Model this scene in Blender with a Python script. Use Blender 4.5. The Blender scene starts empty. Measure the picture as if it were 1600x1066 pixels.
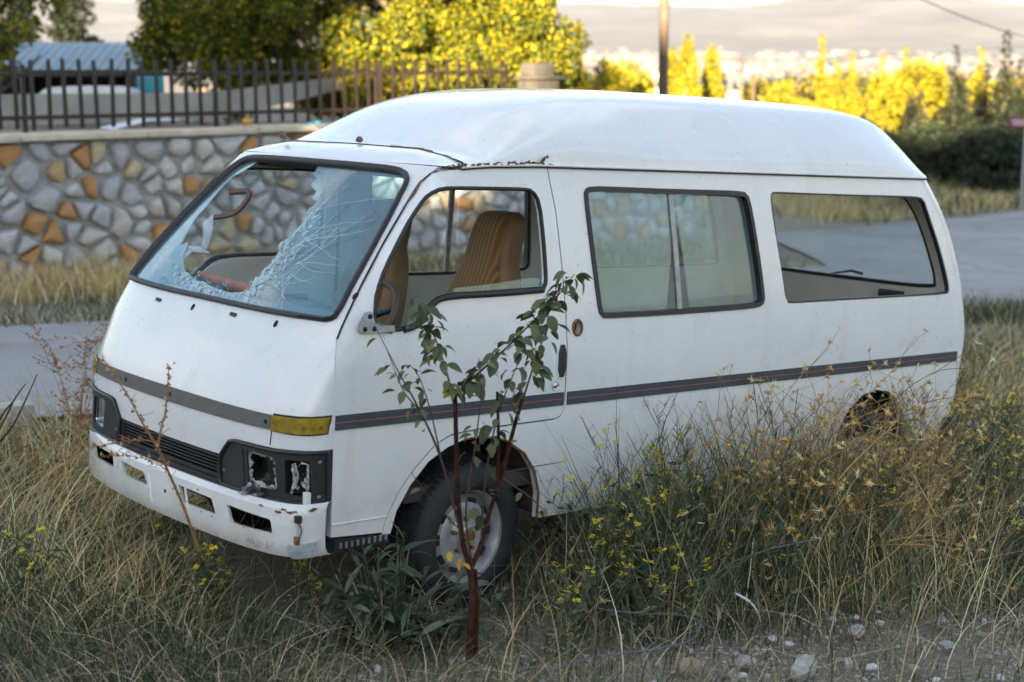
import bpy, bmesh, math, random
import numpy as np
from mathutils import Vector, Matrix, Euler
from mathutils.geometry import delaunay_2d_cdt

# ------------------------------------------------------------------ camera, sky, sun, exposure
SC = bpy.context.scene
COL = SC.collection
RND = random.Random(7)
RG = np.random.default_rng(11)
EYE = Vector((0.0, 0.0, 2.106))
F = 2350.0
PITCH = math.atan(433.0 / F)
cam = bpy.data.cameras.new('camera')
cam_o = bpy.data.objects.new('camera', cam)
COL.objects.link(cam_o)
cam_o.location = EYE
cam_o.rotation_euler = (math.pi / 2 - PITCH, 0, 0)
cam.sensor_width = 36.0
cam.lens = F / 1600 * 36
cam.clip_start = 0.05
cam.clip_end = 40000
cam.dof.use_dof = True
cam.dof.focus_distance = 6.2
cam.dof.aperture_fstop = 2.2
SC.camera = cam_o

SUN_EL = math.radians(9.0)
TO_SUN_AZ = (-0.20, -0.98)          # the sun stands low behind the photographer
world = bpy.data.worlds.new('World')
SC.world = world
world.use_nodes = True
wn, wl = world.node_tree.nodes, world.node_tree.links
wn.clear()
w_out = wn.new('ShaderNodeOutputWorld')
w_bg = wn.new('ShaderNodeBackground')
w_sky = wn.new('ShaderNodeTexSky')
w_sky.sky_type = 'NISHITA'
w_sky.sun_disc = False
w_sky.sun_elevation = SUN_EL
w_sky.sun_rotation = math.atan2(TO_SUN_AZ[0], TO_SUN_AZ[1])
w_sky.altitude = 900
w_sky.air_density = 1.0
w_sky.dust_density = 1.0
w_sky.ozone_density = 1.2
w_bg.inputs['Strength'].default_value = 0.058
# thin broken cloud over the clear sky
w_tc = wn.new('ShaderNodeTexCoord')
w_map = wn.new('ShaderNodeMapping'); w_map.inputs['Scale'].default_value = (1.0, 1.0, 2.6)
w_no = wn.new('ShaderNodeTexNoise'); w_no.inputs['Scale'].default_value = 2.3; w_no.inputs['Detail'].default_value = 7; w_no.inputs['Roughness'].default_value = 0.55
w_rp = wn.new('ShaderNodeValToRGB')
w_rp.color_ramp.elements[0].position = 0.50; w_rp.color_ramp.elements[0].color = (0, 0, 0, 1)
w_rp.color_ramp.elements[1].position = 0.62; w_rp.color_ramp.elements[1].color = (1, 1, 1, 1)
w_mu = wn.new('ShaderNodeMath'); w_mu.operation = 'MULTIPLY'; w_mu.inputs[1].default_value = 0.75
w_mx = wn.new('ShaderNodeMix'); w_mx.data_type = 'RGBA'; w_mx.inputs[7].default_value = (4.2, 4.05, 3.95, 1)
wl.new(w_tc.outputs['Generated'], w_map.inputs['Vector']); wl.new(w_map.outputs[0], w_no.inputs['Vector'])
wl.new(w_no.outputs['Fac'], w_rp.inputs[0]); wl.new(w_rp.outputs[0], w_mu.inputs[0]); wl.new(w_mu.outputs[0], w_mx.inputs[0])
wl.new(w_sky.outputs[0], w_mx.inputs[6]); wl.new(w_mx.outputs[2], w_bg.inputs['Color']); wl.new(w_bg.outputs[0], w_out.inputs[0])

sun = bpy.data.lights.new('sun', 'SUN')
sun.energy = 5.0
sun.color = (1.0, 0.78, 0.50)
sun.angle = math.radians(0.5)
sun_o = bpy.data.objects.new('sun', sun)
COL.objects.link(sun_o)
sd = Vector((-TO_SUN_AZ[0] * math.cos(SUN_EL), -TO_SUN_AZ[1] * math.cos(SUN_EL), -math.sin(SUN_EL)))
sun_o.rotation_euler = sd.to_track_quat('-Z', 'Y').to_euler()
sun_o.location = (-20, -60, 40)

SC.view_settings.view_transform = 'Standard'
SC.view_settings.look = 'None'
SC.view_settings.exposure = 3.15
SC.view_settings.gamma = 1.0
SC.view_settings.use_curve_mapping = False
SC.render.engine = 'CYCLES'
SC.cycles.use_denoising = True
SC.cycles.denoiser = 'OPENIMAGEDENOISE'
SC.cycles.max_bounces = 7
SC.cycles.transparent_max_bounces = 16
SC.cycles.volume_bounces = 1
SC.cycles.caustics_reflective = False
SC.cycles.caustics_refractive = False
SC.cycles.sample_clamp_indirect = 6.0

# ------------------------------------------------------------------ helpers
def link(o):
    COL.objects.link(o)
    return o

def new_mesh(name, v, f, mats=(), midx=None, smooth=True, angle=None):
    me = bpy.data.meshes.new(name)
    v = np.asarray(v, dtype=np.float32).reshape(-1, 3)
    if isinstance(f, np.ndarray) and f.ndim == 2:
        nf, k = f.shape
        me.vertices.add(len(v)); me.vertices.foreach_set('co', v.ravel())
        me.loops.add(nf * k); me.loops.foreach_set('vertex_index', f.astype(np.int32).ravel())
        me.polygons.add(nf); me.polygons.foreach_set('loop_start', np.arange(nf, dtype=np.int32) * k)
        try:
            me.polygons.foreach_set('loop_total', np.full(nf, k, dtype=np.int32))
        except Exception:
            pass
        me.update(calc_edges=True)
    else:
        me.from_pydata(v.tolist(), [], [list(map(int, q)) for q in f])
        me.update()
    for m in (mats if isinstance(mats, (list, tuple)) else [mats]):
        me.materials.append(m)
    if midx is not None:
        me.polygons.foreach_set('material_index', np.asarray(midx, dtype=np.int32))
    me.polygons.foreach_set('use_smooth', np.full(len(me.polygons), bool(smooth)))
    if smooth and angle:
        me.set_sharp_from_angle(angle=math.radians(angle))
    me.update()
    return me

def obj(name, me, parent=None, loc=None, rot=None, scale=None, **props):
    o = bpy.data.objects.new(name, me)
    link(o)
    if parent is not None: o.parent = parent
    if loc is not None: o.location = loc
    if rot is not None: o.rotation_euler = rot
    if scale is not None: o.scale = scale if hasattr(scale, '__len__') else (scale,) * 3
    for k, val in props.items(): o[k] = val
    return o

def empty(name, loc=(0, 0, 0), rot=(0, 0, 0), parent=None, **props):
    o = obj(name, None, parent, loc, rot, **props)
    o.empty_display_size = 0.2
    return o

def copy_tree(o, parent=None, **props):
    c = o.copy(); link(c)
    if parent is not None: c.parent = parent
    for k, val in props.items(): c[k] = val
    for ch in list(o.children): copy_tree(ch, c)
    return c

class MB:
    """collects simple shapes into one mesh"""
    def __init__(s): s.v = []; s.f = []; s.m = []
    def add(s, v, f, m=0):
        b = len(s.v); s.v += [tuple(p) for p in v]
        for q in f: s.f.append([i + b for i in q]); s.m.append(m)
        return s
    def box(s, c, d, rot=None, m=0, taper=1.0, bev=0.0):
        x, y, z = d[0] / 2, d[1] / 2, d[2] / 2
        if bev <= 0:
            P = [(-x, -y, -z), (x, -y, -z), (x, y, -z), (-x, y, -z), (-x * taper, -y * taper, z), (x * taper, -y * taper, z), (x * taper, y * taper, z), (-x * taper, y * taper, z)]
            Q = [(0, 3, 2, 1), (4, 5, 6, 7), (0, 1, 5, 4), (1, 2, 6, 5), (2, 3, 7, 6), (3, 0, 4, 7)]
        else:
            bm = bmesh.new(); bmesh.ops.create_cube(bm, size=1.0)
            for vv in bm.verts:
                t = taper if vv.co.z > 0 else 1.0
                vv.co = (vv.co.x * d[0] * t, vv.co.y * d[1] * t, vv.co.z * d[2])
            bmesh.ops.bevel(bm, geom=bm.edges[:], offset=bev, segments=2, affect='EDGES', profile=0.6)
            bm.verts.index_update()
            P = [vv.co.copy() for vv in bm.verts]; Q = [[vv.index for vv in ff.verts] for ff in bm.faces]; bm.free()
        R = Euler(rot).to_matrix() if rot else None
        P = [((R @ Vector(p)) if R else Vector(p)) + Vector(c) for p in P]
        return s.add(P, Q, m)
    def tube(s, pts, r, n=8, m=0, closed=False, cap=True, flat=1.0):
        P = [Vector(p) for p in pts]; N = len(P); rad = r if hasattr(r, '__len__') else [r] * N
        V = []; prev = None
        for i in range(N):
            if closed: t = P[(i + 1) % N] - P[i - 1]
            else: t = P[min(i + 1, N - 1)] - P[max(i - 1, 0)]
            t = t.normalized() if t.length > 1e-9 else Vector((0, 0, 1))
            if prev is None:
                a = Vector((0, 0, 1)) if abs(t.z) < 0.9 else Vector((1, 0, 0))
                u = t.cross(a).normalized()
            else:
                u = (prev - t * prev.dot(t))
                u = u.normalized() if u.length > 1e-6 else t.orthogonal().normalized()
            w = t.cross(u); prev = u
            for k in range(n):
                a = 2 * math.pi * k / n
                V.append(P[i] + (u * math.cos(a) + w * math.sin(a) * flat) * rad[i])
        Q = []
        for i in range(N if closed else N - 1):
            j = (i + 1) % N
            for k in range(n):
                l = (k + 1) % n
                Q.append((i * n + k, i * n + l, j * n + l, j * n + k))
        if not closed and cap:
            Q.append(tuple(range(n))[::-1]); Q.append(tuple((N - 1) * n + k for k in range(n)))
        return s.add(V, Q, m)
    def lathe(s, prof, n=32, axis='y', c=(0, 0, 0), m=0, closed=False):
        V = []; Q = []
        for (r, h) in prof:
            for k in range(n):
                a = 2 * math.pi * k / n
                if axis == 'y': V.append((c[0] + r * math.cos(a), c[1] + h, c[2] + r * math.sin(a)))
                elif axis == 'z': V.append((c[0] + r * math.cos(a), c[1] + r * math.sin(a), c[2] + h))
                else: V.append((c[0] + h, c[1] + r * math.cos(a), c[2] + r * math.sin(a)))
        L = len(prof)
        for i in range(L if closed else L - 1):
            j = (i + 1) % L
            for k in range(n):
                l = (k + 1) % n
                Q.append((i * n + k, i * n + l, j * n + l, j * n + k))
        return s.add(V, Q, m)
    def mesh(s, name, mats, smooth=True, angle=35):
        return new_mesh(name, s.v, s.f, mats, s.m, smooth, angle)
    def build(s, name, mats, parent=None, smooth=True, angle=35, **kw):
        return obj(name, s.mesh(name, mats, smooth, angle), parent, **kw)

def pt(u, v, d):
    """point seen at photo position (u, v) at a depth of d metres straight ahead"""
    x = (u - 800) / F * d; yy = -(v - 533) / F * d
    return Vector((x, d * math.cos(PITCH) + yy * math.sin(PITCH), EYE.z - d * math.sin(PITCH) + yy * math.cos(PITCH)))

def smooth_closed(pts, it=2):
    P = [np.array(p, float) for p in pts]
    for _ in range(it):
        Q = []
        for i in range(len(P)):
            a, b = P[i], P[(i + 1) % len(P)]
            Q += [a * 0.75 + b * 0.25, a * 0.25 + b * 0.75]
        P = Q
    return P

def rounded(pts, r=.02, n=4):
    P = [np.array(p, float) for p in pts]; out = []
    for i in range(len(P)):
        a, b, c = P[i - 1], P[i], P[(i + 1) % len(P)]
        u = (a - b); lu = np.linalg.norm(u); v = (c - b); lv = np.linalg.norm(v); q = min(r, lu * .45, lv * .45)
        s0 = b + u / lu * q; s1 = b + v / lv * q
        for k in range(n + 1):
            t = k / n; out.append((1 - t) ** 2 * s0 + 2 * t * (1 - t) * b + t * t * s1)
    return out

def spline(pts, n=6):
    """open Catmull-Rom through the points"""
    P = [np.array(p, float) for p in pts]; out = []
    for i in range(len(P) - 1):
        p0 = P[max(i - 1, 0)]; p1 = P[i]; p2 = P[i + 1]; p3 = P[min(i + 2, len(P) - 1)]
        for k in range(n):
            t = k / n
            out.append(0.5 * ((2 * p1) + (-p0 + p2) * t + (2 * p0 - 5 * p1 + 4 * p2 - p3) * t * t + (-p0 + 3 * p1 - 3 * p2 + p3) * t ** 3))
    out.append(P[-1])
    return out

# ------------------------------------------------------------------ materials
class Mat:
    def __init__(s, name):
        s.m = bpy.data.materials.new(name); s.m.use_nodes = True
        s.n = s.m.node_tree.nodes; s.l = s.m.node_tree.links
        s.p = s.n['Principled BSDF']; s.out = s.n['Material Output']
    def set(s, **kw):
        for k, v in kw.items():
            k = k.replace('_', ' ').title().replace('Ior', 'IOR')
            if k in s.p.inputs:
                s.p.inputs[k].default_value = (*v, 1) if isinstance(v, tuple) and len(v) == 3 else v
        return s
    def node(s, t, **kw):
        n = s.n.new(t)
        for k, v in kw.items():
            if k in n.inputs: n.inputs[k].default_value = v
            else: setattr(n, k, v)
        return n
    def coord(s, scale=(1, 1, 1), kind='Object', rot=(0, 0, 0)):
        tc = s.node('ShaderNodeTexCoord'); mp = s.node('ShaderNodeMapping')
        mp.inputs['Scale'].default_value = scale; mp.inputs['Rotation'].default_value = rot
        s.l.new(tc.outputs[kind], mp.inputs[0]); return mp.outputs[0]
    def noise(s, scale, detail=4, rough=0.55, vec=None, dist=0.0):
        n = s.node('ShaderNodeTexNoise'); n.inputs['Scale'].default_value = scale; n.inputs['Detail'].default_value = detail
        n.inputs['Roughness'].default_value = rough; n.inputs['Distortion'].default_value = dist
        s.l.new(vec if vec is not None else s.coord(), n.inputs['Vector']); return n.outputs['Fac']
    def ramp(s, fac, stops, interp='LINEAR'):
        r = s.node('ShaderNodeValToRGB'); r.color_ramp.interpolation = interp
        while len(r.color_ramp.elements) < len(stops): r.color_ramp.elements.new(0.5)
        for e, (p, c) in zip(r.color_ramp.elements, stops):
            e.position = p; e.color = (*c, 1) if hasattr(c, '__len__') else (c, c, c, 1)
        s.l.new(fac, r.inputs[0]); return r.outputs[0]
    def mix(s, fac, a, b, mode='MIX'):
        m = s.node('ShaderNodeMix', data_type='RGBA', blend_type=mode)
        for i, x in ((0, fac), (6, a), (7, b)):
            if hasattr(x, 'is_linked'): s.l.new(x, m.inputs[i])
            else: m.inputs[i].default_value = (*x, 1) if hasattr(x, '__len__') and len(x) == 3 else x
        return m.outputs[2]
    def color(s, sock): s.l.new(sock, s.p.inputs['Base Color']); return s
    def to(s, name, sock): s.l.new(sock, s.p.inputs[name]); return s
    def bump(s, h, strength=0.3, dist=0.01):
        b = s.node('ShaderNodeBump'); b.inputs['Strength'].default_value = strength; b.inputs['Distance'].default_value = dist
        s.l.new(h, b.inputs['Height']); s.l.new(b.outputs[0], s.p.inputs['Normal']); return s

def plain(name, col, rough=0.6, metal=0.0, var=0.12, scale=6.0, bump=0.0, bscale=40.0, spec=0.5, coat=0.0):
    a = Mat(name); a.set(roughness=rough, metallic=metal)
    a.p.inputs['Specular IOR Level'].default_value = spec
    a.p.inputs['Coat Weight'].default_value = coat
    c2 = tuple(x * (1 - var) for x in col); c3 = tuple(min(1, x * (1 + var)) for x in col)
    a.color(a.ramp(a.noise(scale, 5), [(0.3, c2), (0.7, c3)]))
    if bump: a.bump(a.noise(bscale, 4), bump, 0.01)
    return a.m

M = {}
# weathered white van paint: faint dust film, small rust specks
a = Mat('van_paint'); a.set(roughness=0.28, coat_weight=0.8, coat_roughness=0.07)
d1 = a.ramp(a.noise(1.7, 6, 0.6), [(0.35, (0.74, 0.75, 0.755)), (0.7, (0.80, 0.80, 0.80))])
gr = a.ramp(a.noise(9, 6, 0.7, a.coord((1, 1, 0.35))), [(0.5, 0.0), (0.9, 0.16)])
d2 = a.mix(gr, d1, (0.55, 0.53, 0.48))
stk = a.ramp(a.noise(7, 5, 0.6, a.coord((1.0, 1.0, .06))), [(0.56, 0.0), (0.78, 0.20)])
d2 = a.mix(stk, d2, (0.46, 0.44, 0.40))
sxz = a.node('ShaderNodeSeparateXYZ'); a.l.new(a.coord(), sxz.inputs[0])
gz_ = a.node('ShaderNodeMapRange'); gz_.inputs[1].default_value = .78; gz_.inputs[2].default_value = .34; gz_.inputs[3].default_value = 0.0; gz_.inputs[4].default_value = 0.55; a.l.new(sxz.outputs[2], gz_.inputs[0])
gmul = a.node('ShaderNodeMath', operation='MULTIPLY'); a.l.new(gz_.outputs[0], gmul.inputs[0]); gn = a.ramp(a.noise(5, 6, .7), [(.35, 0.1), (.7, 1.0)]); gbw = a.node('ShaderNodeRGBToBW'); a.l.new(gn, gbw.inputs[0]); a.l.new(gbw.outputs[0], gmul.inputs[1])
d2 = a.mix(gmul.outputs[0], d2, (0.40, 0.36, 0.29))
sp = a.ramp(a.noise(60, 2, 0.5), [(0.74, 0.0), (0.78, 1.0)])
rz = a.node('ShaderNodeMapRange'); rz.inputs[1].default_value = .44; rz.inputs[2].default_value = .30; a.l.new(sxz.outputs[2], rz.inputs[0])
rn = a.ramp(a.noise(11, 7, .72), [(.58, 0.0), (.64, .9)]); rbw = a.node('ShaderNodeRGBToBW'); a.l.new(rn, rbw.inputs[0])
rmu = a.node('ShaderNodeMath', operation='MULTIPLY'); a.l.new(rz.outputs[0], rmu.inputs[0]); a.l.new(rbw.outputs[0], rmu.inputs[1])
d2 = a.mix(rmu.outputs[0], d2, (0.15, 0.065, 0.03))
chalk = a.ramp(a.noise(2.6, 6, .68, a.coord((1, 1, 1.6))), [(.50, 0.0), (.72, .35)])
d2 = a.mix(chalk, d2, (0.68, 0.685, 0.68))
a.color(a.mix(sp, d2, (0.16, 0.07, 0.03)))
a.to('Roughness', a.ramp(a.noise(3.5, 5), [(0.3, 0.20), (0.7, 0.42)])); a.bump(a.noise(1.9, 3, .45), 0.16, 0.05); M['paint'] = a.m
M['cream'] = plain('cream_trim', (0.66, 0.63, 0.57), 0.7, var=0.1)
M['rubber'] = plain('black_rubber', (0.016, 0.017, 0.019), 0.5, var=0.3, scale=20, bump=0.1)
M['black_plastic'] = plain('black_plastic', (0.018, 0.020, 0.023), 0.42, var=0.3, scale=5, bump=0.15, bscale=120)
M['dark'] = plain('dark_void', (0.012, 0.011, 0.010), 0.9, var=0.4)
M['under'] = plain('rusty_underbody', (0.05, 0.04, 0.032), 0.9, var=0.5, scale=8, bump=0.4)
a = Mat('grey_strip'); a.set(roughness=0.6)
a.color(a.ramp(a.noise(14, 8, 0.7, a.coord((1, 1, 6))), [(0.3, (0.07, 0.075, 0.08)), (0.52, (0.13, 0.13, 0.13)), (0.62, (0.12, 0.085, 0.06)), (0.75, (0.16, 0.16, 0.155))])); M['strip'] = a.m
M['stripe'] = plain('slate_stripe', (0.045, 0.055, 0.066), 0.5, var=0.18, scale=12)
M['pink'] = plain('pink_line', (0.30, 0.10, 0.12), 0.5)
a = Mat('amber_lens'); a.set(roughness=0.22)
wv = a.node('ShaderNodeTexWave'); wv.inputs['Scale'].default_value = 55; wv.bands_direction = 'Y'
a.l.new(a.coord(), wv.inputs['Vector'])
a.color(a.ramp(a.noise(25, 4), [(0.25, (0.20, 0.13, 0.006)), (0.7, (0.40, 0.28, 0.02))]))
a.bump(wv.outputs['Fac'], 0.5, 0.004); M['amber'] = a.m
M['chrome'] = plain('tarnished_chrome', (0.62, 0.63, 0.64), 0.18, 1.0, var=0.2, scale=18, bump=0.2, bscale=30)
M['foil'] = plain('crumpled_reflector', (0.42, 0.41, 0.40), 0.35, 0.8, var=0.5, scale=40, bump=0.9, bscale=70)
M['clear_lens'] = plain('clear_lens', (0.42, 0.44, 0.45), 0.15, 0.0, var=0.2, scale=30, bump=0.5, bscale=90)
M['red_lens'] = plain('red_lens', (0.22, 0.015, 0.012), 0.2)
M['alu'] = plain('cast_aluminium', (0.33, 0.35, 0.37), 0.45, 0.7, var=0.2, scale=30, bump=0.2)
M['wheelsteel'] = plain('steel_rim', (0.46, 0.46, 0.46), 0.42, 0.45, var=0.25, scale=14, bump=0.15)
a = Mat('tyre_rubber'); a.set(roughness=0.75)
a.color(a.ramp(a.noise(9, 6, 0.65), [(0.3, (0.009, 0.011, 0.014)), (0.75, (0.028, 0.029, 0.030))])); a.bump(a.noise(80, 3), 0.2, 0.004); M['tyre'] = a.m
a = Mat('rust'); a.set(roughness=0.9)
a.color(a.ramp(a.noise(70, 6, 0.7), [(0.3, (0.05, 0.022, 0.012)), (0.5, (0.17, 0.075, 0.025)), (0.7, (0.36, 0.24, 0.12))])); a.bump(a.noise(120, 4), 0.8, 0.004); M['rust'] = a.m
a = Mat('brown_seat_fabric'); a.set(roughness=0.92); a.p.inputs['Sheen Weight'].default_value = 0.3
wv = a.node('ShaderNodeTexWave'); wv.inputs['Scale'].default_value = 14; wv.inputs['Distortion'].default_value = 0.4; wv.bands_direction = 'Y'; wv.inputs['Detail'].default_value = 2
a.l.new(a.coord(), wv.inputs['Vector'])
a.color(a.ramp(wv.outputs['Fac'], [(0.2, (0.19, 0.092, 0.028)), (0.7, (0.23, 0.115, 0.036)), (0.97, (0.32, 0.18, 0.07))])); a.bump(a.noise(200, 2), 0.3, 0.003); M['seat'] = a.m
M['seat_side'] = plain('brown_vinyl', (0.24, 0.13, 0.055), 0.55, var=0.15)
M['brown'] = plain('brown_plastic', (0.13, 0.085, 0.06), 0.5)
M['dash'] = plain('grey_dashboard', (0.30, 0.31, 0.31), 0.6, var=0.15, bump=0.1)
M['pinktube'] = plain('faded_pink_foam', (0.30, 0.15, 0.135), 0.8, var=0.2, scale=15)

def glass(name, tint, dust, dust_sheen_col, ior=1.5, rough=0.015):
    a = Mat(name); a.n.remove(a.p)
    tr = a.node('ShaderNodeBsdfTransparent'); tr.inputs[0].default_value = (*tint, 1)
    gl = a.node('ShaderNodeBsdfGlossy'); gl.inputs['Roughness'].default_value = rough
    df = a.node('ShaderNodeBsdfDiffuse'); df.inputs[0].default_value = (*dust_sheen_col, 1)
    lw = a.node('ShaderNodeLayerWeight'); lw.inputs['Blend'].default_value = 0.5
    pw = a.node('ShaderNodeMath', operation='POWER'); pw.inputs[1].default_value = 3.2; a.l.new(lw.outputs['Facing'], pw.inputs[0])
    fr = a.node('ShaderNodeMath', operation='MULTIPLY_ADD'); fr.inputs[1].default_value = 0.90; fr.inputs[2].default_value = 0.05; a.l.new(pw.outputs[0], fr.inputs[0])
    m1 = a.node('ShaderNodeMixShader'); m2 = a.node('ShaderNodeMixShader')
    dn = a.ramp(a.noise(3.0, 6, 0.65), [(0.3, dust * 0.5), (0.75, dust * 1.5)])
    bw = a.node('ShaderNodeRGBToBW'); a.l.new(dn, bw.inputs[0])
    a.l.new(bw.outputs[0], m1.inputs[0]); a.l.new(tr.outputs[0], m1.inputs[1]); a.l.new(df.outputs[0], m1.inputs[2])
    mul = a.node('ShaderNodeMath', operation='MULTIPLY'); mul.inputs[1].default_value = 1.0; mul.use_clamp = True
    a.l.new(fr.outputs[0], mul.inputs[0]); a.l.new(mul.outputs[0], m2.inputs[0])
    a.l.new(m1.outputs[0], m2.inputs[1]); a.l.new(gl.outputs[0], m2.inputs[2]); a.l.new(m2.outputs[0], a.out.inputs[0])
    return a.m
M['windscreen'] = glass('laminated_glass', (0.70, 0.88, 0.93), 0.15, (0.40, 0.64, 0.74))  # bluish dust film partly stands in for reflected sky
M['sideglass'] = glass('dusty_sky_tint_glass', (0.78, 0.92, 0.96), 0.065, (0.42, 0.62, 0.72))  # blue of the dust film imitates sky mirrored in the panes
M['clearglass'] = glass('clear_glass', (0.92, 0.96, 0.97), 0.03, (0.60, 0.65, 0.66))
a = Mat('glass_crack'); a.set(base_color=(0.75, 0.82, 0.85), roughness=0.3); M['crack'] = a.m
M['crack_pale'] = glass('crazed_glass', (0.75, 0.88, 0.92), 0.35, (0.60, 0.76, 0.82), rough=0.08)
M['crack_dark'] = plain('dark_crack_line', (0.10, 0.14, 0.16), 0.5)  # darker tone for some of the crack lines

# setting
a = Mat('dry_soil'); a.set(roughness=0.95)
c = a.ramp(a.noise(0.55, 6, 0.6), [(0.3, (0.150, 0.128, 0.088)), (0.5, (0.245, 0.215, 0.155)), (0.72, (0.360, 0.328, 0.255))])
c = a.mix(a.ramp(a.noise(28, 4, 0.7), [(0.45, 0.0), (0.65, 0.6)]), c, (0.10, 0.085, 0.058))
c = a.mix(a.ramp(a.noise(60, 2, 0.5), [(0.62, 0.0), (0.68, 0.8)]), c, (0.27, 0.26, 0.24))
a.color(c); a.bump(a.noise(22, 6, 0.7), 0.9, 0.03); M['soil'] = a.m
a = Mat('worn_concrete_road'); a.set(roughness=0.85)
c = a.ramp(a.noise(0.35, 7, 0.6, a.coord((1, 1, 1))), [(0.3, (0.22, 0.225, 0.23)), (0.55, (0.30, 0.30, 0.30)), (0.75, (0.24, 0.235, 0.225))])
c = a.mix(a.ramp(a.noise(1.3, 5, 0.65), [(0.52, 0.0), (0.68, 0.55)]), c, (0.20, 0.175, 0.14))
vo = a.node('ShaderNodeTexVoronoi', feature='DISTANCE_TO_EDGE'); vo.inputs['Scale'].default_value = .27
vm = a.node('ShaderNodeVectorMath', operation='ADD'); nz = a.node('ShaderNodeTexNoise'); nz.inputs['Scale'].default_value = 1.6; nz.inputs['Detail'].default_value = 5
cc_ = a.coord(); a.l.new(cc_, nz.inputs['Vector']); a.l.new(nz.outputs['Color'], vm.inputs[0]); a.l.new(cc_, vm.inputs[1]); a.l.new(vm.outputs[0], vo.inputs['Vector'])
c = a.mix(a.ramp(vo.outputs['Distance'], [(0.003, .45), (0.012, 0.0)]), c, (0.07, 0.065, 0.06))
c = a.mix(a.ramp(a.noise(45, 3, .7), [(.45, 0.0), (.7, .35)]), c, (0.14, 0.14, 0.138))
c = a.mix(a.ramp(a.noise(.8, 4, .5), [(.60, 0.0), (.63, .35)]), c, (0.16, 0.16, 0.165))
a.color(c); a.bump(a.noise(30, 5, 0.7), 0.6, 0.01); M['road'] = a.m
M['kerb'] = plain('kerb_concrete', (0.42, 0.41, 0.39), 0.85, var=0.2, scale=9, bump=0.4)
a = Mat('wall_stone'); a.set(roughness=0.85)
oi = a.node('ShaderNodeObjectInfo')
c = a.ramp(oi.outputs['Random'], [(0.0, (0.54, 0.55, 0.57)), (0.2, (0.70, 0.70, 0.70)), (0.38, (0.58, 0.585, 0.60)), (0.54, (0.74, 0.72, 0.68)), (0.66, (0.64, 0.62, 0.58)), (0.80, (0.68, 0.56, 0.38)), (0.87, (0.62, 0.33, 0.13)), (0.95, (0.62, 0.44, 0.24))], 'CONSTANT')
v1 = a.ramp(a.noise(5, 6, 0.65), [(0.3, 0.72), (0.72, 1.2)])
c = a.mix(1.0, c, v1, 'MULTIPLY')
c = a.mix(a.ramp(a.noise(2.6, 4), [(0.56, 0.0), (0.66, 0.4)]), c, (0.36, 0.22, 0.10))
a.color(c); a.bump(a.noise(11, 7, 0.75), 1.0, 0.06); M['stone'] = a.m
M['mortar'] = plain('grey_mortar', (0.36, 0.35, 0.335), 0.95, var=0.3, scale=10, bump=0.5)
M['coping'] = plain('sandy_coping', (0.58, 0.50, 0.39), 0.85, var=0.18, scale=5, bump=0.3)
a = Mat('brown_fence_paint'); a.set(roughness=0.5); a.color(a.ramp(a.noise(4, 5), [(0.3, (0.013, 0.008, 0.006)), (0.75, (0.030, 0.017, 0.010))])); M['fence'] = a.m
M['slab'] = plain('grey_concrete_parapet', (0.30, 0.29, 0.27), 0.9, var=0.2, scale=2.0, bump=0.3)
M['blue_roof'] = plain('blue_sheet_roof', (0.20, 0.29, 0.36), 0.45, 0.2, var=0.12, scale=3)
M['shed_wood'] = plain('dark_shed_timber', (0.035, 0.026, 0.022), 0.8, var=0.3)
M['white_sheet'] = plain('white_plastic_sheet', (0.66, 0.67, 0.69), 0.5, var=0.08)
M['turquoise'] = plain('turquoise_plastic', (0.02, 0.25, 0.33), 0.45, var=0.2, scale=14)
M['yellow'] = plain('yellow_plastic', (0.62, 0.36, 0.06), 0.5)
M['bluecloth'] = plain('blue_rag', (0.04, 0.26, 0.42), 0.9, var=0.35, scale=20)
M['polewood'] = plain('utility_pole_wood', (0.12, 0.090, 0.065), 0.85, var=0.25, scale=8, bump=0.3)
M['bark'] = plain('grey_bark', (0.085, 0.065, 0.048), 0.9, var=0.3, scale=12, bump=0.6)
def leafmat(name, stops, trans=0.25, rough=0.55, rnd='island'):
    a = Mat(name); a.set(roughness=rough); a.p.inputs['Specular IOR Level'].default_value = 0.3
    if rnd == 'island':
        g = a.node('ShaderNodeNewGeometry'); src = g.outputs['Random Per Island']
    else:
        g = a.node('ShaderNodeObjectInfo'); src = g.outputs['Random']
    c = a.ramp(src, stops); a.color(c)
    if trans > 0:
        t = a.node('ShaderNodeBsdfTranslucent'); a.l.new(c, t.inputs[0])
        m = a.node('ShaderNodeMixShader'); m.inputs[0].default_value = trans
        a.l.new(a.p.outputs[0], m.inputs[1]); a.l.new(t.outputs[0], m.inputs[2]); a.l.new(m.outputs[0], a.out.inputs[0])
    return a.m
M['leaf_green'] = leafmat('broad_green_leaves', [(0.0, (0.025, 0.042, 0.006)), (0.4, (0.085, 0.110, 0.009)), (0.75, (0.20, 0.195, 0.009)), (1.0, (0.36, 0.29, 0.012))], 0.3)
M['leaf_autumn'] = leafmat('yellowing_leaves', [(0.0, (0.09, 0.105, 0.008)), (0.5, (0.22, 0.200, 0.009)), (1.0, (0.40, 0.300, 0.012))], 0.3)
M['leaf_belt'] = leafmat('mixed_autumn_leaves', [(0.0, (0.016, 0.026, 0.008)), (0.45, (0.045, 0.052, 0.010)), (0.75, (0.13, 0.105, 0.010)), (1.0, (0.34, 0.22, 0.012))], 0.2)
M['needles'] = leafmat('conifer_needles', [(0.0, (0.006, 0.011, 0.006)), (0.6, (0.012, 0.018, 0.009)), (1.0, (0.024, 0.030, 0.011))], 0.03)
M['leaf_dark'] = leafmat('dark_shrub_leaves', [(0.0, (0.018, 0.030, 0.016)), (0.6, (0.032, 0.048, 0.024)), (1.0, (0.050, 0.062, 0.030))], 0.15)
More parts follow.
